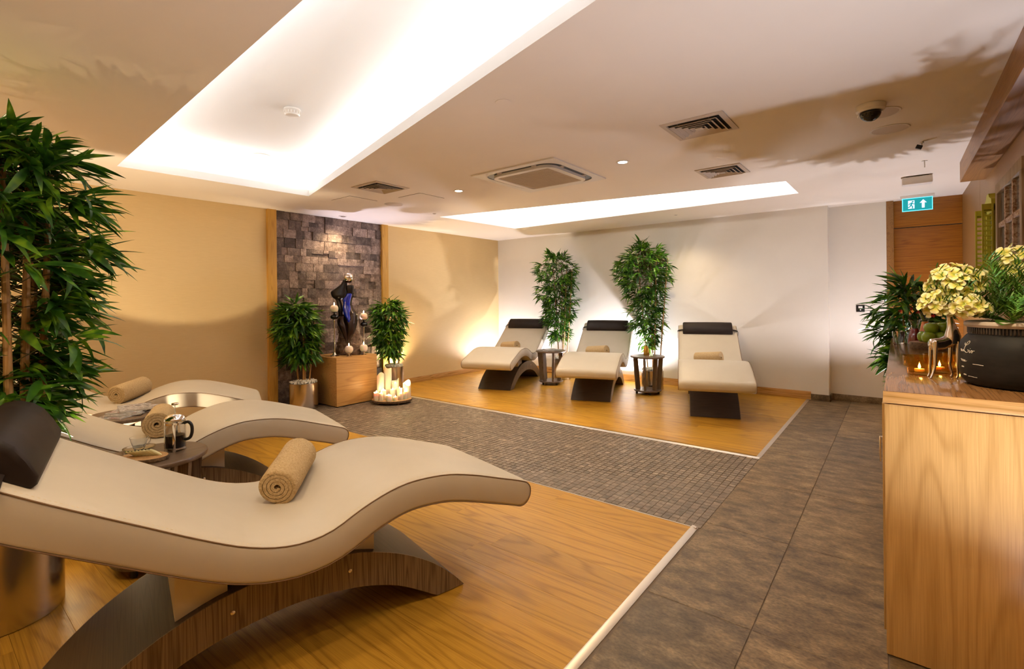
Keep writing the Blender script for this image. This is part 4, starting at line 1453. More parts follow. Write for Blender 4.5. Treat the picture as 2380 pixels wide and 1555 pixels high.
def stroke(pts, a0, z0, s, r_, par, nm='lettering'):
    q = catmull(pts, max(6, len(pts) * 5))
    out = []
    for px, py in q:
        z_ = z0 + py * s
        rad = float(np.interp(z_, JAR_PZ, JAR_PR)) + 0.0006
        a = a0 + px * s / rad
        out.append((rad * math.cos(a), rad * math.sin(a), z_))
    par.tube(out, r_, 5)
left = view - 1.17
parts_ = []
def stroke_part(nm, *rows):
    m_ = MB()
    for pts, a0, z0, s_, r_ in rows:
        stroke(pts, a0, z0, s_, r_, m_)
    m_.build(nm, 'chalk_white', jar)
# "La Lis" in looped script, then a smaller second line, dashes and small print
mb_s = 0.024
A1 = left + 0.12
stroke_part('capital_letter', ([(-0.2, 1.6), (0.0, 1.25), (0.55, 1.35), (0.85, 1.75), (0.62, 2.0), (0.3, 1.55), (0.0, 0.55), (-0.3, 0.15), (-0.5, 0.3), (-0.3, 0.45), (0.1, 0.2), (0.6, 0.0), (1.0, 0.25), (0.85, 0.55)], A1, 0.134, mb_s, 0.0011))
stroke_part('small_letter', ([(1.25, 0.5), (1.2, 0.1), (1.35, 0.05), (1.6, 0.45), (1.85, 0.3), (1.8, 0.08), (1.6, 0.08), (1.75, 0.35), (2.2, 0.42)], A1, 0.134, mb_s, 0.0010))
stroke_part('letter_dot', ([(1.36, 0.72), (1.40, 0.76)], A1, 0.134, mb_s, 0.0012))
stroke_part('small_letter', ([(-1.3, 0.4), (-1.0, 0.5), (-1.0, 0.1), (-0.75, 0.5), (-0.8, 0.15), (-0.5, 0.25)], A1, 0.134, mb_s, 0.0010))
stroke_part('script_line', ([(-0.9, 0.5), (-0.6, 0.6), (-0.5, 0.2), (-0.2, 0.55), (0.0, 0.1), (0.2, 0.5), (0.45, 0.1), (0.6, 0.5), (0.8, 0.15), (1.2, 0.35)], left + 0.08, 0.094, 0.020, 0.0009))
stroke_part('dash', ([(0, 0.05), (1, 0.05), (2, 0.0), (2.6, 0.0)], left + 0.36, 0.090, 0.016, 0.0012))
stroke_part('small_print', ([(-0.5 + q_ * 0.11, 0.3 * (q_ % 2)) for q_ in range(11)], left + 0.05, 0.072, 0.016, 0.0005))
stroke_part('small_print', ([(-0.4 + q_ * 0.11, 0.3 * (q_ % 2)) for q_ in range(11)], left + 0.08, 0.040, 0.016, 0.0006))
stroke_part('dash', ([(0, 0.05), (1, 0.05), (2, 0.0), (3.0, 0.0)], left + 0.20, 0.038, 0.014, 0.0009))

fl = thing('flower_arrangement', 'cream yellow hydrangeas with green rosemary sprigs in the black jar', 'flowers', (JX, JY, SBZ + 0.25))
rgf = random.Random(33)
def bloom(cx, cy, cz, rad, n, squash=1.0):
    mb, tt = MB(), []
    for k in range(n):
        t = (k + 0.5) / n
        ph = math.acos(1 - 1.75 * t)
        th = k * 2.39996
        d = Vector((math.sin(ph) * math.cos(th), math.sin(ph) * math.sin(th), math.cos(ph)))
        c = Vector((d.x * rad, d.y * rad, d.z * rad * squash)) * rgf.uniform(0.88, 1.10)
        q = d.to_track_quat('Z', 'Y').to_matrix().to_4x4()
        M = Matrix.Translation(c) @ q @ Matrix.Rotation(rgf.uniform(0, 6), 4, 'Z') @ Euler((rgf.uniform(-.5, .5), rgf.uniform(-.5, .5), 0)).to_matrix().to_4x4()
        for p in range(4):
            a = p * math.pi / 2
            s = rgf.uniform(0.021, 0.028)
            R_ = M @ Matrix.Rotation(a, 4, 'Z') @ Matrix.Rotation(rgf.uniform(-.35, .1), 4, 'Y')
            vv, ff = [(0, 0, 0)], []
            tt.append(0.0)
            rows = ((0.30, 0.26, 0.05), (0.62, 0.50, 0.15), (0.95, 0.56, 0.17), (1.18, 0.36, 0.08))
            wav = rgf.uniform(-0.08, 0.08)
            for ri, (x_, w_, z_) in enumerate(rows):
                for si in range(-2, 3):
                    q_ = si / 2
                    vv.append(((x_ - 0.12 * abs(q_) * (ri > 1)) * s, q_ * w_ * s, (z_ + 0.14 * q_ * q_ + wav * q_ * (ri > 1)) * s))
                    tt.append((ri + 1) / 4.0)
            for si in range(4):
                ff.append((0, 1 + si, 2 + si))
            for ri in range(3):
                for si in range(4):
                    a_ = 1 + ri * 5 + si
                    ff.append((a_, a_ + 5, a_ + 6, a_ + 1))
            mb.add(vv, ff, R_)
    me = mb.mesh('hydrangea_head', 70)
    at_ = me.attributes.new('petal_t', 'FLOAT', 'POINT')
    at_.data.foreach_set('value', tt)
    return link('hydrangea_head', me, 'petal', fl, (cx, cy, cz))
bloom(-0.195, 0.01, 0.165, 0.082, 60, 0.9)
bloom(-0.245, -0.01, 0.085, 0.062, 40, 0.8)
bloom(-0.16, -0.085, 0.070, 0.045, 22, 0.7)
bloom(0.03, 0.16, 0.245, 0.085, 55, 0.9)
bloom(0.10, 0.06, 0.20, 0.07, 40, 0.9)
mb = MB()
for k in range(85):
    a = rgf.uniform(0, 6.283)
    r0 = rgf.uniform(0.0, 0.07)
    lean = rgf.uniform(0.1, 0.95)
    L = rgf.uniform(0.13, 0.27)
    bx, by = -0.05 + 0.10 * math.cos(a) * rgf.random(), -0.04 + 0.10 * math.sin(a) * rgf.random()
    d = Vector((math.cos(a) * lean, math.sin(a) * lean, 1.0 - 0.45 * lean)).normalized()
    base = Vector((bx, by, rgf.uniform(0.0, 0.05)))
    for j in range(15):
        t = (j + 1) / 15
        p = base + d * L * t + Vector((0, 0, -0.03 * lean * t * t))
        for s in range(2):
            az = j * 2.4 + s * math.pi
            e = (d * 0.75 + Vector((math.cos(az), math.sin(az), 0.15)) * 0.9).normalized()
            ll = rgf.uniform(0.028, 0.048)
            w = e.cross(Vector((0.3, 0.2, 1))).normalized() * 0.0030
            q = p + e * ll
            m1 = p + e * ll * 0.35 + Vector((0, 0, 0.0025))
            m2 = p + e * ll * 0.75 + Vector((0, 0, 0.0020))
            mb.add([p - w * 0.4, p + w * 0.4, m1 + w * 0.8, m1 - w * 0.8, m2 + w * 0.75, m2 - w * 0.75, q], [(0, 1, 2, 3), (3, 2, 4, 5), (5, 4, 6)])
mb.build('rosemary_foliage', 'rosemary_leaf', fl, 0)['kind'] = 'stuff'
for az, el, ln in ((3.6, 0.25, 0.16), (4.3, 0.05, 0.15), (5.2, 0.1, 0.14), (2.6, 0.3, 0.15)):
    v, f = [], []
    for i in range(7):
        t = i / 6
        w = 0.042 * math.sin(math.pi * min(1, t * 0.97 + 0.03)) ** 0.8
        for s in (-1, 0, 1):
            v.append((0.05 + t * ln, s * w, 0.01 + el * t * ln - 0.10 * t * t * ln + abs(s) * w * 0.25))
    for i in range(6):
        for j in range(2):
            f.append((i * 3 + j, i * 3 + j + 1, i * 3 + 4 + j, i * 3 + 3 + j))
    MB().add(v, f).build('broad_leaf', 'rosemary_leaf', fl, 60, (0, 0, 0), (0, 0, az))

# amber tealight bowls
CUP = MB().lathe([(0.0, 0.0), (0.042, 0.0), (0.046, 0.004), (0.046, 0.030), (0.049, 0.036), (0.057, 0.040), (0.0595, 0.046), (0.061, 0.088), (0.0585, 0.088), (0.057, 0.048), (0.046, 0.041), (0.042, 0.036), (0.041, 0.014), (0.0, 0.013)], 44).mesh('glass_bowl', 50)
CUPS = [((0.078, 2.955), 'amber glass tealight bowl at the passage edge of the sideboard'), ((0.155, 3.085), 'amber glass tealight bowl behind the metal figurine legs'), ((0.232, 3.20), 'amber glass tealight bowl half hidden by the black jar')]
for (x, y), lab in CUPS:
    t = thing('tealight_holder', lab, 'candle holder', (x, y, SBZ + 0.0005), 0, 'amber tealight bowls')
    link('glass_bowl', CUP, 'amber_glass', t)
    MB().cyl(0.019, 0.0145, 0.028, 20, None, 0.001).build('tealight', 'wax', t)
    flame_and_light(t, 0.029, 0.8)
    lamp('tealight_glow', 'POINT', (x, y, SBZ + 0.044), 0.8, (1.0, 0.6, 0.24), shadow_soft_size=0.004)

# polished metal figurine
fg = thing('figurine', 'polished metal figurine with slim curved legs beside the black jar', 'figurine', (0.157, 2.90, SBZ), FA)
def leg_pts(x0, x1, y):
    return [(x0, y, 0.165), (x0 - 0.004, y, 0.10), (x0 - 0.006, y, 0.055), (x1, y, 0.012), (x1 - 0.006, y, 0.003)]
for x0, x1, y in ((-0.047, -0.066, -0.02), (0.044, 0.040, -0.03), (-0.03, -0.040, 0.025), (0.055, 0.060, 0.02)):
    q = catmull(leg_pts(x0, x1, y), 12)
    MB().tube([tuple(p) for p in q], [0.0085 - 0.0045 * i / 11 for i in range(12)], 14).build('leg', 'silver', fg)
MB().loft([((-0.052, 0, 0.150), (0, 0.008, 0), (0, 0, 0.010)), ((-0.045, 0, 0.150), (0, 0.026, 0), (0, 0, 0.026)), ((-0.01, 0, 0.152), (0, 0.028, 0), (0, 0, 0.026)), ((0.03, 0, 0.166), (0, 0.028, 0), (0, 0, 0.030)), ((0.055, 0, 0.172), (0, 0.012, 0), (0, 0, 0.014))], 18).build('torso', 'silver', fg, 60)
MB().loft([((0.036, -0.008, 0.155), (0.030, 0, 0), (0, 0.026, 0)), ((0.038, -0.008, 0.19), (0.030, 0, 0), (0, 0.026, 0)), ((0.038, -0.006, 0.225), (0.019, 0, 0), (0, 0.017, 0)), ((0.032, -0.004, 0.26), (0.012, 0, 0), (0, 0.011, 0)), ((0.028, -0.002, 0.295), (0.010, 0, 0), (0, 0.010, 0))], 18).build('neck', 'silver', fg, 60)
MB().loft([((0.028, 0.005, 0.29), (0.011, 0, 0), (0, 0.012, 0)), ((0.024, -0.012, 0.312), (0.013, 0, 0), (0, 0.014, 0)), ((0.018, -0.032, 0.308), (0.009, 0, 0), (0, 0.010, 0)), ((0.014, -0.045, 0.302), (0.004, 0, 0), (0, 0.004, 0))], 14).build('head', 'silver', fg, 60)

# wooden slice with apples
bd = thing('serving_board', 'thick dark wood slice under the green apples', 'board', (0.205, 4.44, SBZ), 0.3)
ell = [(0.140 * math.cos(a) * (1 + 0.03 * math.sin(2 * a + 1)), 0.125 * math.sin(a)) for a in [2 * math.pi * i / 40 for i in range(40)]]
MB().prism([(x * .98, y * .98) for x, y in ell], 0.002, 0.047).build('wood_slice', 'beam_oak', bd)
v = []
for zz, k in ((0.0, 0.98), (0.008, 1.01), (0.040, 1.01), (0.046, 0.985)):
    v += [(x * k * (1 + rgt.uniform(-.012, .012)), y * k, zz) for x, y in ell]
MB().add(v, [(j * 40 + i, j * 40 + (i + 1) % 40, (j + 1) * 40 + (i + 1) % 40, (j + 1) * 40 + i) for j in range(3) for i in range(40)]).build('bark_edge', 'bark', bd)
AP = MB().lathe([(0.0, 0.008), (0.010, 0.003), (0.022, 0.0), (0.034, 0.012), (0.0405, 0.032), (0.040, 0.050), (0.031, 0.066), (0.018, 0.071), (0.008, 0.066), (0.0, 0.058)], 26).mesh('apple_body', 80)
APPLES = [((-0.085, -0.035, 0.047), 'green apple at the passage side end of the bottom row'), ((-0.004, -0.052, 0.047), 'green apple in the middle of the bottom row, foremost'), ((0.080, -0.035, 0.047), 'green apple in the bottom row beside the metal figurine'),
          ((-0.05, 0.040, 0.047), 'green apple at the back of the bottom row'), ((-0.038, -0.012, 0.110), 'green apple on top of the heap, passage side'), ((0.044, -0.014, 0.110), 'green apple on top of the heap, next to the figurine neck'), ((0.048, 0.045, 0.047), 'green apple hidden at the back under the top ones')]
for k, ((a, b2, z_), lab) in enumerate(APPLES):
    p = Vector((0.205, 4.44, SBZ)) + rt * a + fw * b2 + Vector((0, 0, z_))
    t = thing('apple', lab, 'apple', p, k * 1.3, 'green apples on the wood slice')
    t.rotation_euler = (R(8 * math.sin(k * 2)), R(8 * math.cos(k * 3)), k * 1.3)
    link('apple_body', AP, 'apple_skin', t)
    MB().tube([(0, 0, 0.058), (0.001, 0, 0.068), (0.004, 0.001, 0.078)], 0.0014, 5).build('stalk', 'bark', t)

# juice carafes, tumblers
def carafe(loc, juice, label, h=0.21, fill=0.125):
    t = thing('carafe', label, 'carafe', loc, 0, 'glass juice carafes')
    k = h / 0.21
    outp = [(0.0, 0.0), (0.040, 0.0), (0.046, 0.006), (0.043, 0.05), (0.032, 0.10), (0.023, 0.135), (0.021, 0.15), (0.027, 0.18), (0.038, 0.21)]
    inn = [(0.0365, 0.21), (0.0255, 0.18), (0.0195, 0.15), (0.0215, 0.135), (0.0305, 0.10), (0.0415, 0.05), (0.043, 0.008), (0.0, 0.006)]
    MB().lathe([(a, b_ * k) for a, b_ in outp + inn], 32).build('glass_body', 'thin_glass', t, 50)
    rr = [(0.0, 0.0075), (0.042, 0.0085), (0.041, 0.05), (0.030, 0.10), (0.0215, 0.135), (0.0195, 0.15), (0.0225, 0.165), (0.0255, 0.18)]
    rr = [(a, b_) for a, b_ in rr if b_ <= fill + 0.02]
    MB().lathe([(a + 0.0003 if a > 0 else 0.0, b_ * k) for a, b_ in rr], 32).build('juice', juice, t)
carafe((0.100, 4.73, SBZ), 'red_juice', 'small glass carafe of dark red juice behind the apples', 0.19)
carafe((0.165, 4.90, SBZ), 'orange_juice', 'small glass carafe of orange juice behind the apples', 0.235, 0.135)
def tumbler(loc, label, parent_group, h=0.09, r_=0.038):
    t = thing('tumbler', label, 'glass', loc, 0, parent_group)
    n = 36
    v, f = [], []
    pr = [(0.0, 0, 0), (r_ * .74, 0, 1), (r_ * .80, h * .06, 1), (r_ * .90, h * .55, 1), (r_ * .96, h * .62, 0), (r_, h, 0), (r_ * .95, h, 0), (r_ * .90, h * .62, 0), (r_ * .80, h * .5, 0), (r_ * .70, h * .12, 0), (0.0, h * .11, 0)]
    for r0, z_, fac in pr:
        for i in range(n):
            a = 2 * math.pi * i / n
            k = 1 - (0.06 * (0.5 + 0.5 * math.cos(9 * a)) if fac else 0)
            v.append((max(r0, 1e-5) * k * math.cos(a), max(r0, 1e-5) * k * math.sin(a), z_))
    for j in range(len(pr) - 1):
        for i in range(n):
            l = (i + 1) % n
            f.append((j * n + i, j * n + l, (j + 1) * n + l, (j + 1) * n + i))
    MB().add(v, f).build('glass_body', 'clear_glass', t, 40)
    MB().lathe([(r_ * .70, h * .002), (r_ * .72, h * .004)], 20).build('base_ring', 'clear_glass', t)
tumbler((0.005, 4.78, SBZ), 'faceted empty tumbler at the passage edge of the sideboard', 'tumblers on the sideboard', 0.095, 0.04)
tumbler((0.055, 4.88, SBZ), 'faceted empty tumbler beside the red juice carafe', 'tumblers on the sideboard', 0.095, 0.04)

# ------------------------------------------------------------------ on the side tables
def frame_loc(c, a, b2, z_):
    p = Vector((c[0], c[1], 0)) + rt * a + fw * b2
    return (p.x, p.y, z_)
fp = thing('french_press', 'glass coffee press with chrome lid and black handle, half full', 'coffee press', (-3.145, 0.955, TZ), FA)
MB().lathe([(0.0, 0.012), (0.046, 0.012), (0.0475, 0.016), (0.0475, 0.165), (0.0455, 0.165), (0.0455, 0.018), (0.0, 0.016)], 40).build('glass_beaker', 'thin_glass', fp, 50)
MB().lathe([(0.0, 0.0185), (0.0457, 0.019), (0.0457, 0.085), (0.0, 0.0855)], 36).build('coffee_fill', 'coffee', fp)
fr = MB()
for k in range(4):
    a = k * math.pi / 2 + 0.5
    fr.bbox(-0.007, 0.007, -0.0012, 0.0012, 0.0, 0.150, 0.0006, T(0.0495 * math.cos(a), 0.0495 * math.sin(a), 0, rz=a + math.pi / 2))
fr.lathe([(0.0485, 0.146), (0.0505, 0.146), (0.0505, 0.156), (0.0485, 0.156)], 40, None, True)
fr.lathe([(0.0485, 0.010), (0.0505, 0.010), (0.0505, 0.018), (0.0485, 0.018)], 40, None, True)
fr.build('chrome_frame', 'chrome', fp)
MB().lathe([(0.049, 0.163), (0.0515, 0.165), (0.0515, 0.172), (0.045, 0.186), (0.030, 0.196), (0.012, 0.200), (0.0, 0.2005)], 40).build('lid', 'chrome', fp, 60)
MB().tube([(0, 0, 0.198), (0, 0, 0.252)], 0.0024, 8).lathe([(0.0, 0.250), (0.016, 0.250), (0.018, 0.253), (0.018, 0.258), (0.016, 0.261), (0.0, 0.262)], 24).build('plunger', 'chrome', fp)
q = catmull([(0.050, 0, 0.150), (0.072, 0, 0.156), (0.090, 0, 0.140), (0.094, 0, 0.105), (0.084, 0, 0.072), (0.062, 0, 0.060), (0.050, 0, 0.062)], 22)
MB().tube([tuple(p) for p in q], 0.0085, 10).build('handle', 'black_plastic', fp)

cp = thing('tea_cup', 'empty clear glass cup on a glass saucer', 'cup', frame_loc((-3.29, 0.815), 0.0, 0.02, TZ), FA)
MB().lathe([(0.0, 0.004), (0.03, 0.004), (0.062, 0.010), (0.075, 0.016), (0.0755, 0.018), (0.062, 0.0135), (0.03, 0.0075), (0.0, 0.0075)], 44).build('saucer', 'clear_glass', cp, 60)
MB().lathe([(0.0, 0.009), (0.022, 0.009), (0.026, 0.013), (0.036, 0.045), (0.0435, 0.074), (0.0415, 0.074), (0.034, 0.046), (0.0235, 0.0165), (0.0, 0.015)], 40).build('bowl', 'clear_glass', cp, 60)
q = catmull([(0.041, 0, 0.070), (0.056, 0, 0.070), (0.060, 0, 0.055), (0.050, 0, 0.036), (0.034, 0, 0.034)], 16)
MB().tube([tuple(p) for p in q], 0.0038, 8).build('handle', 'clear_glass', cp)

ab = thing('fruit_board', 'oval bark edged wood slice with apple slices on the side table', 'board', frame_loc((-3.06, 0.80), -0.02, 0.01, TZ), FA)
ell = [(0.118 * math.cos(a), 0.078 * math.sin(a) * (1 + 0.05 * math.cos(a))) for a in [2 * math.pi * i / 40 for i in range(40)]]
MB().prism([(x * .97, y * .97) for x, y in ell], 0.001, 0.021).build('wood_slice', 'slice_wood', ab)
v = []
for zz, k in ((0.0, 0.97), (0.004, 1.0), (0.018, 1.0), (0.0205, 0.975)):
    v += [(x * k * (1 + rgt.uniform(-.012, .012)), y * k, zz) for x, y in ell]
MB().add(v, [(j * 40 + i, j * 40 + (i + 1) % 40, (j + 1) * 40 + (i + 1) % 40, (j + 1) * 40 + i) for j in range(3) for i in range(40)]).build('bark_edge', 'bark', ab)
# apple slices fanned out
def slice_parts(t):
    pts = [(0.034 * math.cos(a), 0.034 * math.sin(a)) for a in [math.pi * i / 14 for i in range(15)]]
    MB().prism(pts, 0.0, 0.006).build('flesh', 'apple_flesh', t)
    v, f = [], []
    for x, y in pts:
        v += [(x * 1.0, y * 1.0, -0.0002), (x * 1.03, y * 1.03, 0.003), (x * 1.0, y * 1.0, 0.0062)]
    for i in range(14):
        for j in range(2):
            f.append((i * 3 + j, i * 3 + j + 1, i * 3 + 4 + j, i * 3 + 3 + j))
    MB().add(v, f).build('peel', 'apple_skin', t)
Ma = Matrix.Translation(ab.location) @ Matrix.Rotation(FA, 4, 'Z')
LAB_S = ['first', 'second', 'third', 'fourth', 'fifth', 'sixth', 'seventh', 'eighth']
for k in range(8):
    x, y, z_ = -0.045 + k * 0.0150, -0.022 + 0.003 * k, 0.0225 + 0.003
    t = thing('apple_slice', LAB_S[k] + ' slice from the cup side in the row of apple slices', 'apple slice', (0, 0, 0), 0, 'apple slices on the wood slice')
    t.matrix_world = Ma @ T(x, y, z_ + 0.008, rx=0, ry=R(36), rz=R(62 - 4 * k))
    slice_parts(t)

def magazine(loc, w, l, th, rz, label, group, tilt=0.0):
    t = thing('magazine', label, 'magazine', loc, rz, group)
    t.rotation_euler = (tilt, 0, rz)
    MB().box(-w / 2, w / 2, -l / 2, l / 2, 0.0005, th - 0.0006).build('pages', 'paper', t)
    MB().box(-w / 2 - .001, w / 2 + .001, -l / 2 - .001, l / 2 + .001, th - 0.0006, th).box(-w / 2 - .001, w / 2 + .001, -l / 2 - .001, l / 2 + .001, 0, 0.0005).box(-w / 2 - .0015, -w / 2, -l / 2, l / 2, 0, th).build('cover', 'print', t)
MG = 'magazines on the side table'
magazine((-4.44, 1.02, TZ), 0.21, 0.28, 0.006, R(35), 'lowest magazine of the heap on the side table', MG)
magazine((-4.49, 1.07, TZ + 0.0065), 0.21, 0.28, 0.008, R(62), 'second magazine from the bottom of the heap', MG)
magazine((-4.52, 1.10, TZ + 0.015), 0.21, 0.285, 0.007, R(48), 'third magazine of the heap on the side table', MG)
magazine((-4.53, 1.12, TZ + 0.0225), 0.20, 0.27, 0.010, R(80), 'topmost magazine of the heap on the side table', MG)
magazine((-4.47, 6.64, TZF), 0.20, 0.27, 0.007, R(20), 'lower magazine on the far round table', 'magazines on the far table')
magazine((-4.45, 6.66, TZF + 0.0075), 0.20, 0.27, 0.007, R(55), 'upper magazine on the far round table', 'magazines on the far table')

gb = thing('bottle', 'golden juice bottle with a clear neck on the far round table', 'bottle', (-2.90, 6.83, TZF))
MB().lathe([(0.0, 0), (0.034, 0), (0.038, 0.005), (0.040, 0.05), (0.036, 0.095), (0.026, 0.125), (0.022, 0.14), (0.0, 0.141)], 28).build('filled_body', 'gold', gb, 60)
MB().lathe([(0.024, 0.1415), (0.022, 0.152), (0.024, 0.17), (0.032, 0.188), (0.030, 0.188), (0.022, 0.17), (0.020, 0.152), (0.021, 0.1415)], 28).build('neck', 'clear_glass', gb, 60)
tumbler((-2.80, 6.77, TZF), 'small empty tumbler beside the golden bottle', 'tumbler on the far table', 0.085, 0.037)

# ------------------------------------------------------------------ on the side wall
# weathered window frame with mirror panes
wf = thing('window_frame_decor', 'weathered wooden window frame hung on the side wall', 'wall decor', (XC, 4.60, 1.905))
W, Hh = 0.98, 0.62
D = 0.042
def bar(y0, y1, z0, z1, nm, d=D, mat='rustic_wood'):
    MB().bbox(-d, -0.002, y0, y1, z0, z1, 0.003).build(nm, mat, wf)
bar(-W / 2, W / 2, Hh / 2 - 0.075, Hh / 2, 'top_rail')
bar(-W / 2, W / 2, -Hh / 2, -Hh / 2 + 0.075, 'bottom_rail')
bar(-W / 2, -W / 2 + 0.07, -Hh / 2 + 0.075, Hh / 2 - 0.075, 'stile')
bar(W / 2 - 0.07, W / 2, -Hh / 2 + 0.075, Hh / 2 - 0.075, 'stile')
inn = W - 0.14
for k in (1, 2):
    y = -W / 2 + 0.07 + inn * k / 3
    bar(y - 0.02, y + 0.02, -Hh / 2 + 0.075, Hh / 2 - 0.075, 'mullion', D * 0.85, 'peeling')
for k in range(3):
    y0 = -W / 2 + 0.07 + inn * k / 3 + (0.02 if k else 0)
    y1 = -W / 2 + 0.07 + inn * (k + 1) / 3 - (0.02 if k < 2 else 0)
    bar(y0, y1, -0.018, 0.018, 'crossbar', D * 0.8, 'peeling')
    for z0, z1 in ((-Hh / 2 + 0.075, -0.018), (0.018, Hh / 2 - 0.075)):
        MB().box(-0.018, -0.012, y0, y1, z0, z1).build('pane', 'mirror_pane', wf)
# little lime green shuttered window
sh = thing('shutter_decor', 'lime green miniature window with louvred shutters on the side wall', 'wall decor', (XC, 5.46, 1.86))
MB().bbox(-0.035, -0.002, -0.20, -0.15, -0.27, 0.24, 0.003).bbox(-0.035, -0.002, 0.15, 0.20, -0.27, 0.24, 0.003).bbox(-0.05, -0.002, -0.23, 0.23, -0.31, -0.26, 0.003).bbox(-0.035, -0.002, -0.2, 0.2, 0.19, 0.25, 0.003).build('outer_frame', 'lime_paint', sh)
MB().prism([(-0.21, 0.245), (0.21, 0.245), (0.19, 0.285), (0.08, 0.315), (0.05, 0.345), (-0.05, 0.345), (-0.08, 0.315), (-0.19, 0.285)], 0.002, 0.045, Matrix(((0, 0, -1, 0), (1, 0, 0, 0), (0, 1, 0, 0), (0, 0, 0, 1)))).build('crest', 'lime_paint', sh)
MB().box(-0.012, -0.003, -0.15, 0.15, -0.26, 0.2).build('pane', 'mirror_pane', sh)
for s in (-1, 1):
    y = s * 0.205
    p = MB().bbox(-0.100, -0.088, y - 0.009, y + 0.009, -0.26, 0.245, 0.002).bbox(-0.045, -0.033, y - 0.009, y + 0.009, -0.26, 0.245, 0.002).bbox(-0.088, -0.045, y - 0.009, y + 0.009, -0.26, -0.215, 0.002).bbox(-0.088, -0.045, y - 0.009, y + 0.009, 0.20, 0.245, 0.002).build('shutter', 'lime_paint', sh)
    p['label'] = 'open louvred shutter'
    for k in range(11):
        zc = -0.205 + k * 0.0385
        MB().box(-0.0215, 0.0215, -0.011, 0.011, -0.0022, 0.0022, T(-0.0665, y, zc + 0.012, rx=R(38))).build('louvre', 'lime_paint', p)
    for zc in (-0.19, 0.17):
        MB().cyl(0.004, zc - 0.015, zc + 0.015, 8, T(-0.031, y, 0)).build('hinge', 'silver', p)

# socket on the recessed wall
sk = thing('wall_switch', 'small black control panel on the pale recessed wall', 'switch', (-0.381, 7.86, 1.235))
MB().bbox(-0.045, 0.045, -0.010, 0, -0.045, 0.045, 0.003).build('plate', 'black_plastic', sk)
MB().box(-0.022, 0.022, -0.0112, -0.0098, 0.004, 0.030).build('display', 'white_plastic', sk)
MB().cyl(0.008, 0, 0.004, 14, T(0.0, -0.010, -0.018, rx=R(90))).build('button', 'white_plastic', sk)

# exit sign hanging before the door
ex = thing('exit_sign', 'glowing teal exit sign with running figure and upward arrow', 'sign', (0.195, 7.60, 2.415))
MB().bbox(-0.142, 0.142, -0.004, 0.004, 0.0, 0.157, 0.001).build('glass_plate', 'exit_edge', ex)
MB().box(-0.134, 0.134, -0.0055, 0.0045, 0.008, 0.150).build('green_field', 'exit_teal', ex)
MY = Matrix(((1, 0, 0, 0), (0, 0, 1, 0), (0, 1, 0, 0), (0, 0, 0, 1)))
def flat(polys, nm, mat, y0=-0.0068):
    mb = MB()
    for p in polys:
        mb.prism(p, y0, y0 + 0.0012, MY)
    mb.build(nm, mat, ex, 0)
flat([[(-0.085, 0.030), (-0.025, 0.030), (-0.025, 0.128), (-0.085, 0.128)]], 'doorway_symbol', 'exit_white')
def circ(cx, cz, r_, n=14):
    return [(cx + r_ * math.cos(2 * math.pi * i / n), cz + r_ * math.sin(2 * math.pi * i / n)) for i in range(n)]
def limb(x0, z0, x1, z1, w):
    d = Vector((x1 - x0, z1 - z0)).normalized() * w
    return [(x0 - d.y, z0 + d.x), (x0 + d.y, z0 - d.x), (x1 + d.y, z1 - d.x), (x1 - d.y, z1 + d.x)]
flat([circ(-0.042, 0.113, 0.009), limb(-0.048, 0.102, -0.060, 0.068, 0.008), limb(-0.048, 0.100, -0.070, 0.092, 0.004), limb(-0.070, 0.092, -0.078, 0.074, 0.004), limb(-0.048, 0.098, -0.032, 0.082, 0.004), limb(-0.032, 0.082, -0.018, 0.088, 0.004),
      limb(-0.060, 0.070, -0.042, 0.056, 0.005), limb(-0.042, 0.056, -0.046, 0.032, 0.005), limb(-0.060, 0.070, -0.072, 0.048, 0.005), limb(-0.072, 0.048, -0.092, 0.044, 0.005)], 'running_figure', 'exit_teal', -0.0082)
flat([[(0.055, 0.130), (0.022, 0.090), (0.042, 0.090), (0.042, 0.030), (0.068, 0.030), (0.068, 0.090), (0.088, 0.090)]], 'arrow_symbol', 'exit_white')
MB().bbox(-0.16, 0.16, -0.02, 0.02, 0.157, 0.190, 0.003).build('ceiling_mount', 'white_plastic', ex)

# ------------------------------------------------------------------ ceiling fittings
def ceil_thing(name, label, cat, x, y, z_=CZ, rz=0.0, group=None):
    return thing(name, label, cat, (x, y, z_), rz, group)
DL_LABELS = ['recessed spotlight between the two square vents near the passage', 'recessed spotlight beside the ceiling cassette', 'small dim spotlight above the stone panel',
             'tiny added spotlight close to the pale wall', 'tiny added spotlight between long light recess and stone panel']  # the two tiny ones hold added lamps
for k, ((x, y), w) in enumerate(DOWNLIGHTS[:5]):
    t = ceil_thing('ceiling_spotlight', DL_LABELS[k], 'spotlight', x, y, CZ, 0, 'recessed ceiling spotlights')
    q = 1.0 if k < 3 else 0.45
    MB().lathe([(0.040 * q, -0.001), (0.040 * q, -0.006), (0.056 * q, -0.006), (0.059 * q, -0.001)], 32, None, True).build('ring', 'white_plastic', t)
    MB().lathe([(0.0, -0.004), (0.040 * q, -0.004), (0.040 * q, -0.0015), (0.0, -0.0015)], 28).build('lens', 'lens_warm' if k < 2 else 'silver', t)

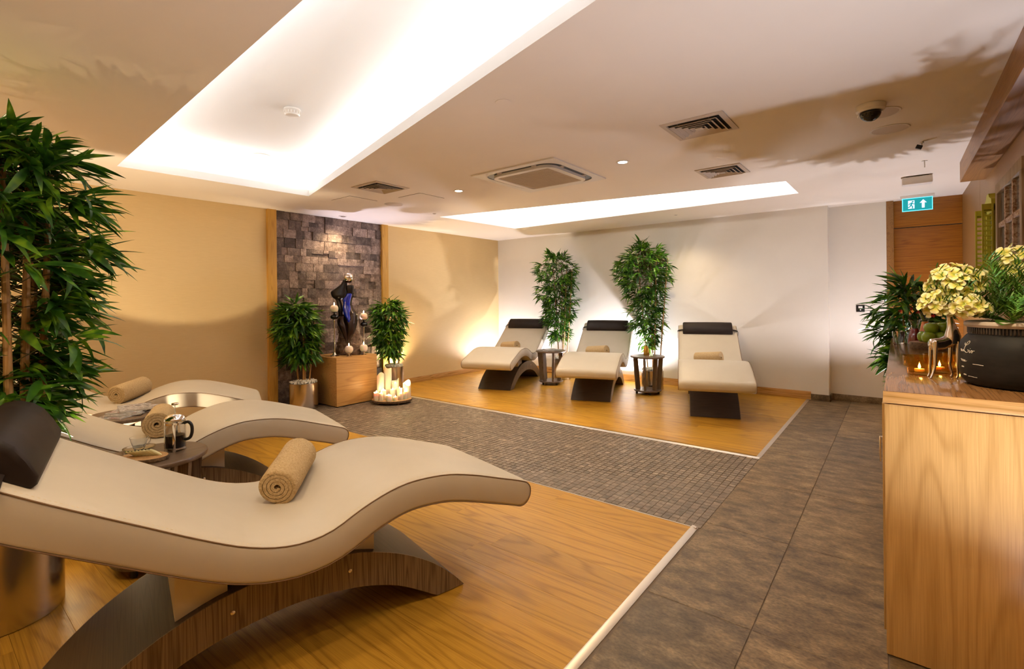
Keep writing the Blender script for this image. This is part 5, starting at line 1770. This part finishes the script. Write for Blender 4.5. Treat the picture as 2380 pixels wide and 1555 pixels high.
def vent(x, y, s, label):
    t = ceil_thing('ceiling_vent', label, 'vent', x, y, CZ, 0, 'square ceiling vents')
    h = s / 2
    mb = MB()
    def sqring(a, za, b2, zb):
        v = [(-a, -a, za), (a, -a, za), (a, a, za), (-a, a, za), (-b2, -b2, zb), (b2, -b2, zb), (b2, b2, zb), (-b2, b2, zb)]
        return v, [(i, (i + 1) % 4, 4 + (i + 1) % 4, 4 + i) for i in range(4)]
    for a, za, b2, zb in ((h, -0.001, h, -0.006), (h, -0.006, h * 0.84, -0.010), (h * 0.84, -0.010, h * 0.82, -0.002)):
        mb.add(*sqring(a, za, b2, zb))
    mb.build('frame', 'beige_plastic', t, 0)
    MB().box(-h * .83, h * .83, -h * .83, h * .83, -0.003, -0.0015).build('cavity_shade_plate', 'dark_void', t)  # flat dark plate stands in for the shaded vent cavity
    for k, a in enumerate((0.76, 0.59, 0.42, 0.25)):
        m2 = MB()
        m2.add(*sqring(h * a, -0.020, h * (a - 0.085), -0.005))
        m2.add(*sqring(h * (a - 0.015), -0.021, h * (a - 0.10), -0.006))
        m2.add(*sqring(h * a, -0.020, h * (a - 0.015), -0.021))
        m2.build('blade', 'beige_plastic', t, 0)
    MB().box(-h * .12, h * .12, -h * .12, h * .12, -0.020, -0.017).build('centre_plate', 'beige_plastic', t)
    for sx_ in (-1, 1):
        MB().box(sx_ * h * .5 - .003, sx_ * h * .5 + .003, -h * .7, h * .7, -0.008, -0.003).build('strut', 'beige_plastic', t)
vent(-1.085, 3.52, 0.42, 'square ceiling vent closest to the passage')
vent(-1.30, 4.90, 0.40, 'square ceiling vent beside the long far light recess')
vent(-4.31, 3.21, 0.43, 'square ceiling vent beside the big light recess corner')

# ceiling cassette
ac = ceil_thing('air_conditioner', 'square ceiling cassette air conditioner with rounded black slot', 'air conditioner', -2.75, 3.94)
def rsq(a, r_, n=8):
    out = []
    for qx, qy, st_ in ((1, 1, 0), (-1, 1, 90), (-1, -1, 180), (1, -1, 270)):
        for i in range(n + 1):
            an = R(st_ + 90 * i / n)
            out.append((qx * (a - r_) + r_ * math.cos(an), qy * (a - r_) + r_ * math.sin(an)))
    return out
def ringprism(o_, i_, z0, z1):
    n = len(o_)
    v = [(x, y, z0) for x, y in o_] + [(x, y, z0) for x, y in i_] + [(x, y, z1) for x, y in o_] + [(x, y, z1) for x, y in i_]
    f = []
    for k in range(n):
        l = (k + 1) % n
        f += [(k, l, n + l, n + k), (2 * n + k, 3 * n + k, 3 * n + l, 2 * n + l), (k, 2 * n + k, 2 * n + l, l), (n + k, n + l, 3 * n + l, 3 * n + k)]
    return MB().add(v, f)
ringprism(rsq(0.475, 0.01), rsq(0.41, 0.15), -0.012, -0.001).build('panel', 'white_plastic', ac)
MB().prism(rsq(0.41, 0.15), -0.005, -0.0015).build('air_slot', 'black_plastic', ac)
ringprism(rsq(0.355, 0.12), rsq(0.30, 0.02), -0.030, -0.004).build('inner_panel', 'white_plastic', ac)
gr = MB().prism(rsq(0.30, 0.02), -0.026, -0.004).build('intake_grille', 'beige_plastic', ac)
for k in range(24):
    y = -0.28 + k * 0.0243
    MB().box(-0.285, 0.285, y - 0.004, y + 0.004, -0.030, -0.0255).build('grille_bar', 'beige_plastic', gr)
for ang in (0, 90, 180, 270):
    for s in (-1, 1):
        MB().box(-0.012, 0.012, -0.022, 0.022, -0.014, -0.005, T(math.cos(R(ang)) * 0.383 - math.sin(R(ang)) * 0.2 * s, math.sin(R(ang)) * 0.383 + math.cos(R(ang)) * 0.2 * s, 0, rz=R(ang))).build('slot_clip', 'beige_plastic', ac)

def speaker(x, y, label):
    t = ceil_thing('ceiling_speaker', label, 'speaker', x, y, CZ, 0, 'round ceiling speakers')
    MB().lathe([(0.105, -0.001), (0.106, -0.005), (0.115, -0.005), (0.118, -0.001)], 40, None, True).build('ring', 'white_plastic', t)
    mt_ = MB().lathe([(0.0, -0.004), (0.105, -0.0035), (0.105, -0.001), (0.0, -0.001)], 40).build('grille', 'beige_plastic', t)
speaker(-4.938, 3.879, 'round ceiling speaker near the stone panel')
speaker(-0.034, 4.467, 'round ceiling speaker below the dome camera in the picture')
speaker(-0.085, 4.03, 'round ceiling speaker partly hidden by the dome camera')
# dome camera
dc = ceil_thing('dome_camera', 'white ceiling dome camera with dark glossy bubble', 'camera', -0.125, 3.83)
MB().lathe([(0.078, -0.001), (0.080, -0.006), (0.076, -0.034), (0.066, -0.044), (0.060, -0.044)], 36).build('housing', 'white_plastic', dc)
MB().lathe([(0.0, -0.102)] + [(0.058 * math.sin(R(a)), -0.046 - 0.056 * math.cos(R(a))) for a in range(10, 91, 10)] + [(0.056, -0.042)], 32).build('bubble', 'black_glass', dc, 60)
# small black sensor on a stalk
sn_ = ceil_thing('ceiling_sensor', 'tiny black ceiling sensor near the oak beam', 'sensor', 0.161, 5.0)
MB().cyl(0.012, -0.012, -0.001, 12).tube([(0, 0, -0.01), (0.0, 0, -0.03)], 0.004).build('mount', 'white_plastic', sn_)
MB().bbox(-0.02, 0.02, -0.014, 0.014, -0.058, -0.028, 0.004, T(0, 0, 0, ry=R(25))).build('sensor_head', 'black_plastic', sn_)
# emergency box
eb = ceil_thing('ceiling_detector_box', 'boxy white detector on the ceiling before the exit sign', 'detector', 0.165, 6.42)
MB().bbox(-0.12, 0.12, -0.06, 0.06, -0.085, -0.006, 0.016).build('housing', 'white_plastic', eb)
MB().bbox(-0.09, 0.09, -0.045, 0.045, -0.0065, -0.001, 0.002).build('mount_plate', 'dark_void', eb)
# sprinkler rod
sr_ = ceil_thing('sprinkler', 'thin white sprinkler rod hanging from the ceiling near the beam', 'sprinkler', 0.20, 5.72)
MB().tube([(0, 0, -0.001), (0, 0, -0.06)], 0.004).build('rod', 'white_plastic', sr_)
MB().lathe([(0.022, -0.004), (0.020, -0.001)], 16).build('collar', 'white_plastic', sr_)
# detectors in the big recess
sd = ceil_thing('smoke_detector', 'round white smoke detector in the big light recess', 'smoke detector', -3.70, 1.93, CZ + COVE_H)
MB().lathe([(0.060, -0.001), (0.062, -0.012), (0.062, -0.016), (0.055, -0.020)], 32).build('base', 'white_plastic', sd)
MB().lathe([(0.056, -0.020), (0.058, -0.040), (0.050, -0.052), (0.030, -0.056)], 32).build('housing', 'white_plastic', sd)
for k in range(16):
    a = 2 * math.pi * k / 16
    MB().box(-0.0035, 0.0035, -0.0015, 0.0015, -0.042, -0.024, T(0.0575 * math.cos(a), 0.0575 * math.sin(a), 0, rz=a + math.pi / 2)).build('vent_slot', 'beige_plastic', sd)
dp = ceil_thing('blank_cover', 'flat white disc cover in the big light recess', 'cover', -5.12, 2.34, CZ + COVE_H)
MB().lathe([(0.085, -0.001), (0.084, -0.006), (0.070, -0.009)], 32).build('disc', 'white_plastic', dp)
dp2 = ceil_thing('blank_cover', 'faint round cover in the ceiling between light recess and passage', 'cover', -1.88, 2.31)
MB().lathe([(0.050, -0.001), (0.049, -0.003), (0.042, -0.004)], 32).build('disc', 'ceiling_paint', dp2)
# access hatches
for (x, y, lab) in ((-5.10, 3.42, 'flush access hatch in the ceiling near the stone panel'), (-4.38, 3.84, 'flush access hatch in the ceiling beside the round speaker')):
    t = ceil_thing('access_hatch', lab, 'hatch', x, y, CZ, 0, 'flush ceiling hatches')
    MB().box(-0.185, 0.185, -0.185, 0.185, -0.0035, -0.001).build('door_leaf', 'ceiling_paint', t)
    MB().box(-0.19, 0.19, -0.19, 0.19, -0.0012, -0.0006).build('shadow_gap', 'bark', t)

bl = thing('added_lamp', 'small added lamp hidden behind the bronze figure on the pedestal', 'lamp', (-6.30, 4.10, PH - 0.0))  # housing for the lamp added for the ceiling glow
MB().lathe([(0.022, 0.0), (0.024, 0.004), (0.024, 0.05), (0.020, 0.056), (0.018, 0.05), (0.0, 0.048)], 20).build('housing', 'black_plastic', bl)
MB().lathe([(0.0, 0.0485), (0.017, 0.0505), (0.0, 0.053)], 16).build('lens', 'lens_white', bl)

# ------------------------------------------------------------------ floor uplights
UL = ['floor uplight in front of the sideboard end', 'floor uplight in the corner behind the far lounger', 'bright floor uplight behind the middle far lounger', 'floor uplight behind the leafy plant by the door',
      'added floor uplight behind the bamboo right of the pedestal', 'floor uplight between the two rear near loungers', 'added unseen floor uplight behind the viewpoint by the passage', 'added unseen floor uplight behind the viewpoint by the wallpaper wall']  # bamboo and viewpoint lamps are added to brighten the room
for (p, w, c, aim), lab in zip(UPLIGHTS, UL):
    t = thing('floor_uplight', lab, 'lamp', (p[0], p[1], ZD if p[0] < -1 else 0.0), 0, 'floor uplights')
    h = p[2]
    MB().lathe([(0.055, 0), (0.057, 0.004), (0.050, 0.010), (0.014, 0.014), (0.012, h - 0.055)], 24).build('stand', 'silver', t)
    MB().lathe([(0.020, h - 0.060), (0.040, h - 0.050), (0.046, h - 0.004), (0.043, h), (0.040, h - 0.006), (0.036, h - 0.02), (0.0, h - 0.022)], 28).build('housing', 'silver', t)
    MB().lathe([(0.0, h - 0.0205), (0.035, h - 0.018), (0.0, h - 0.012)], 24).build('bulb', 'lens_white', t, 60)
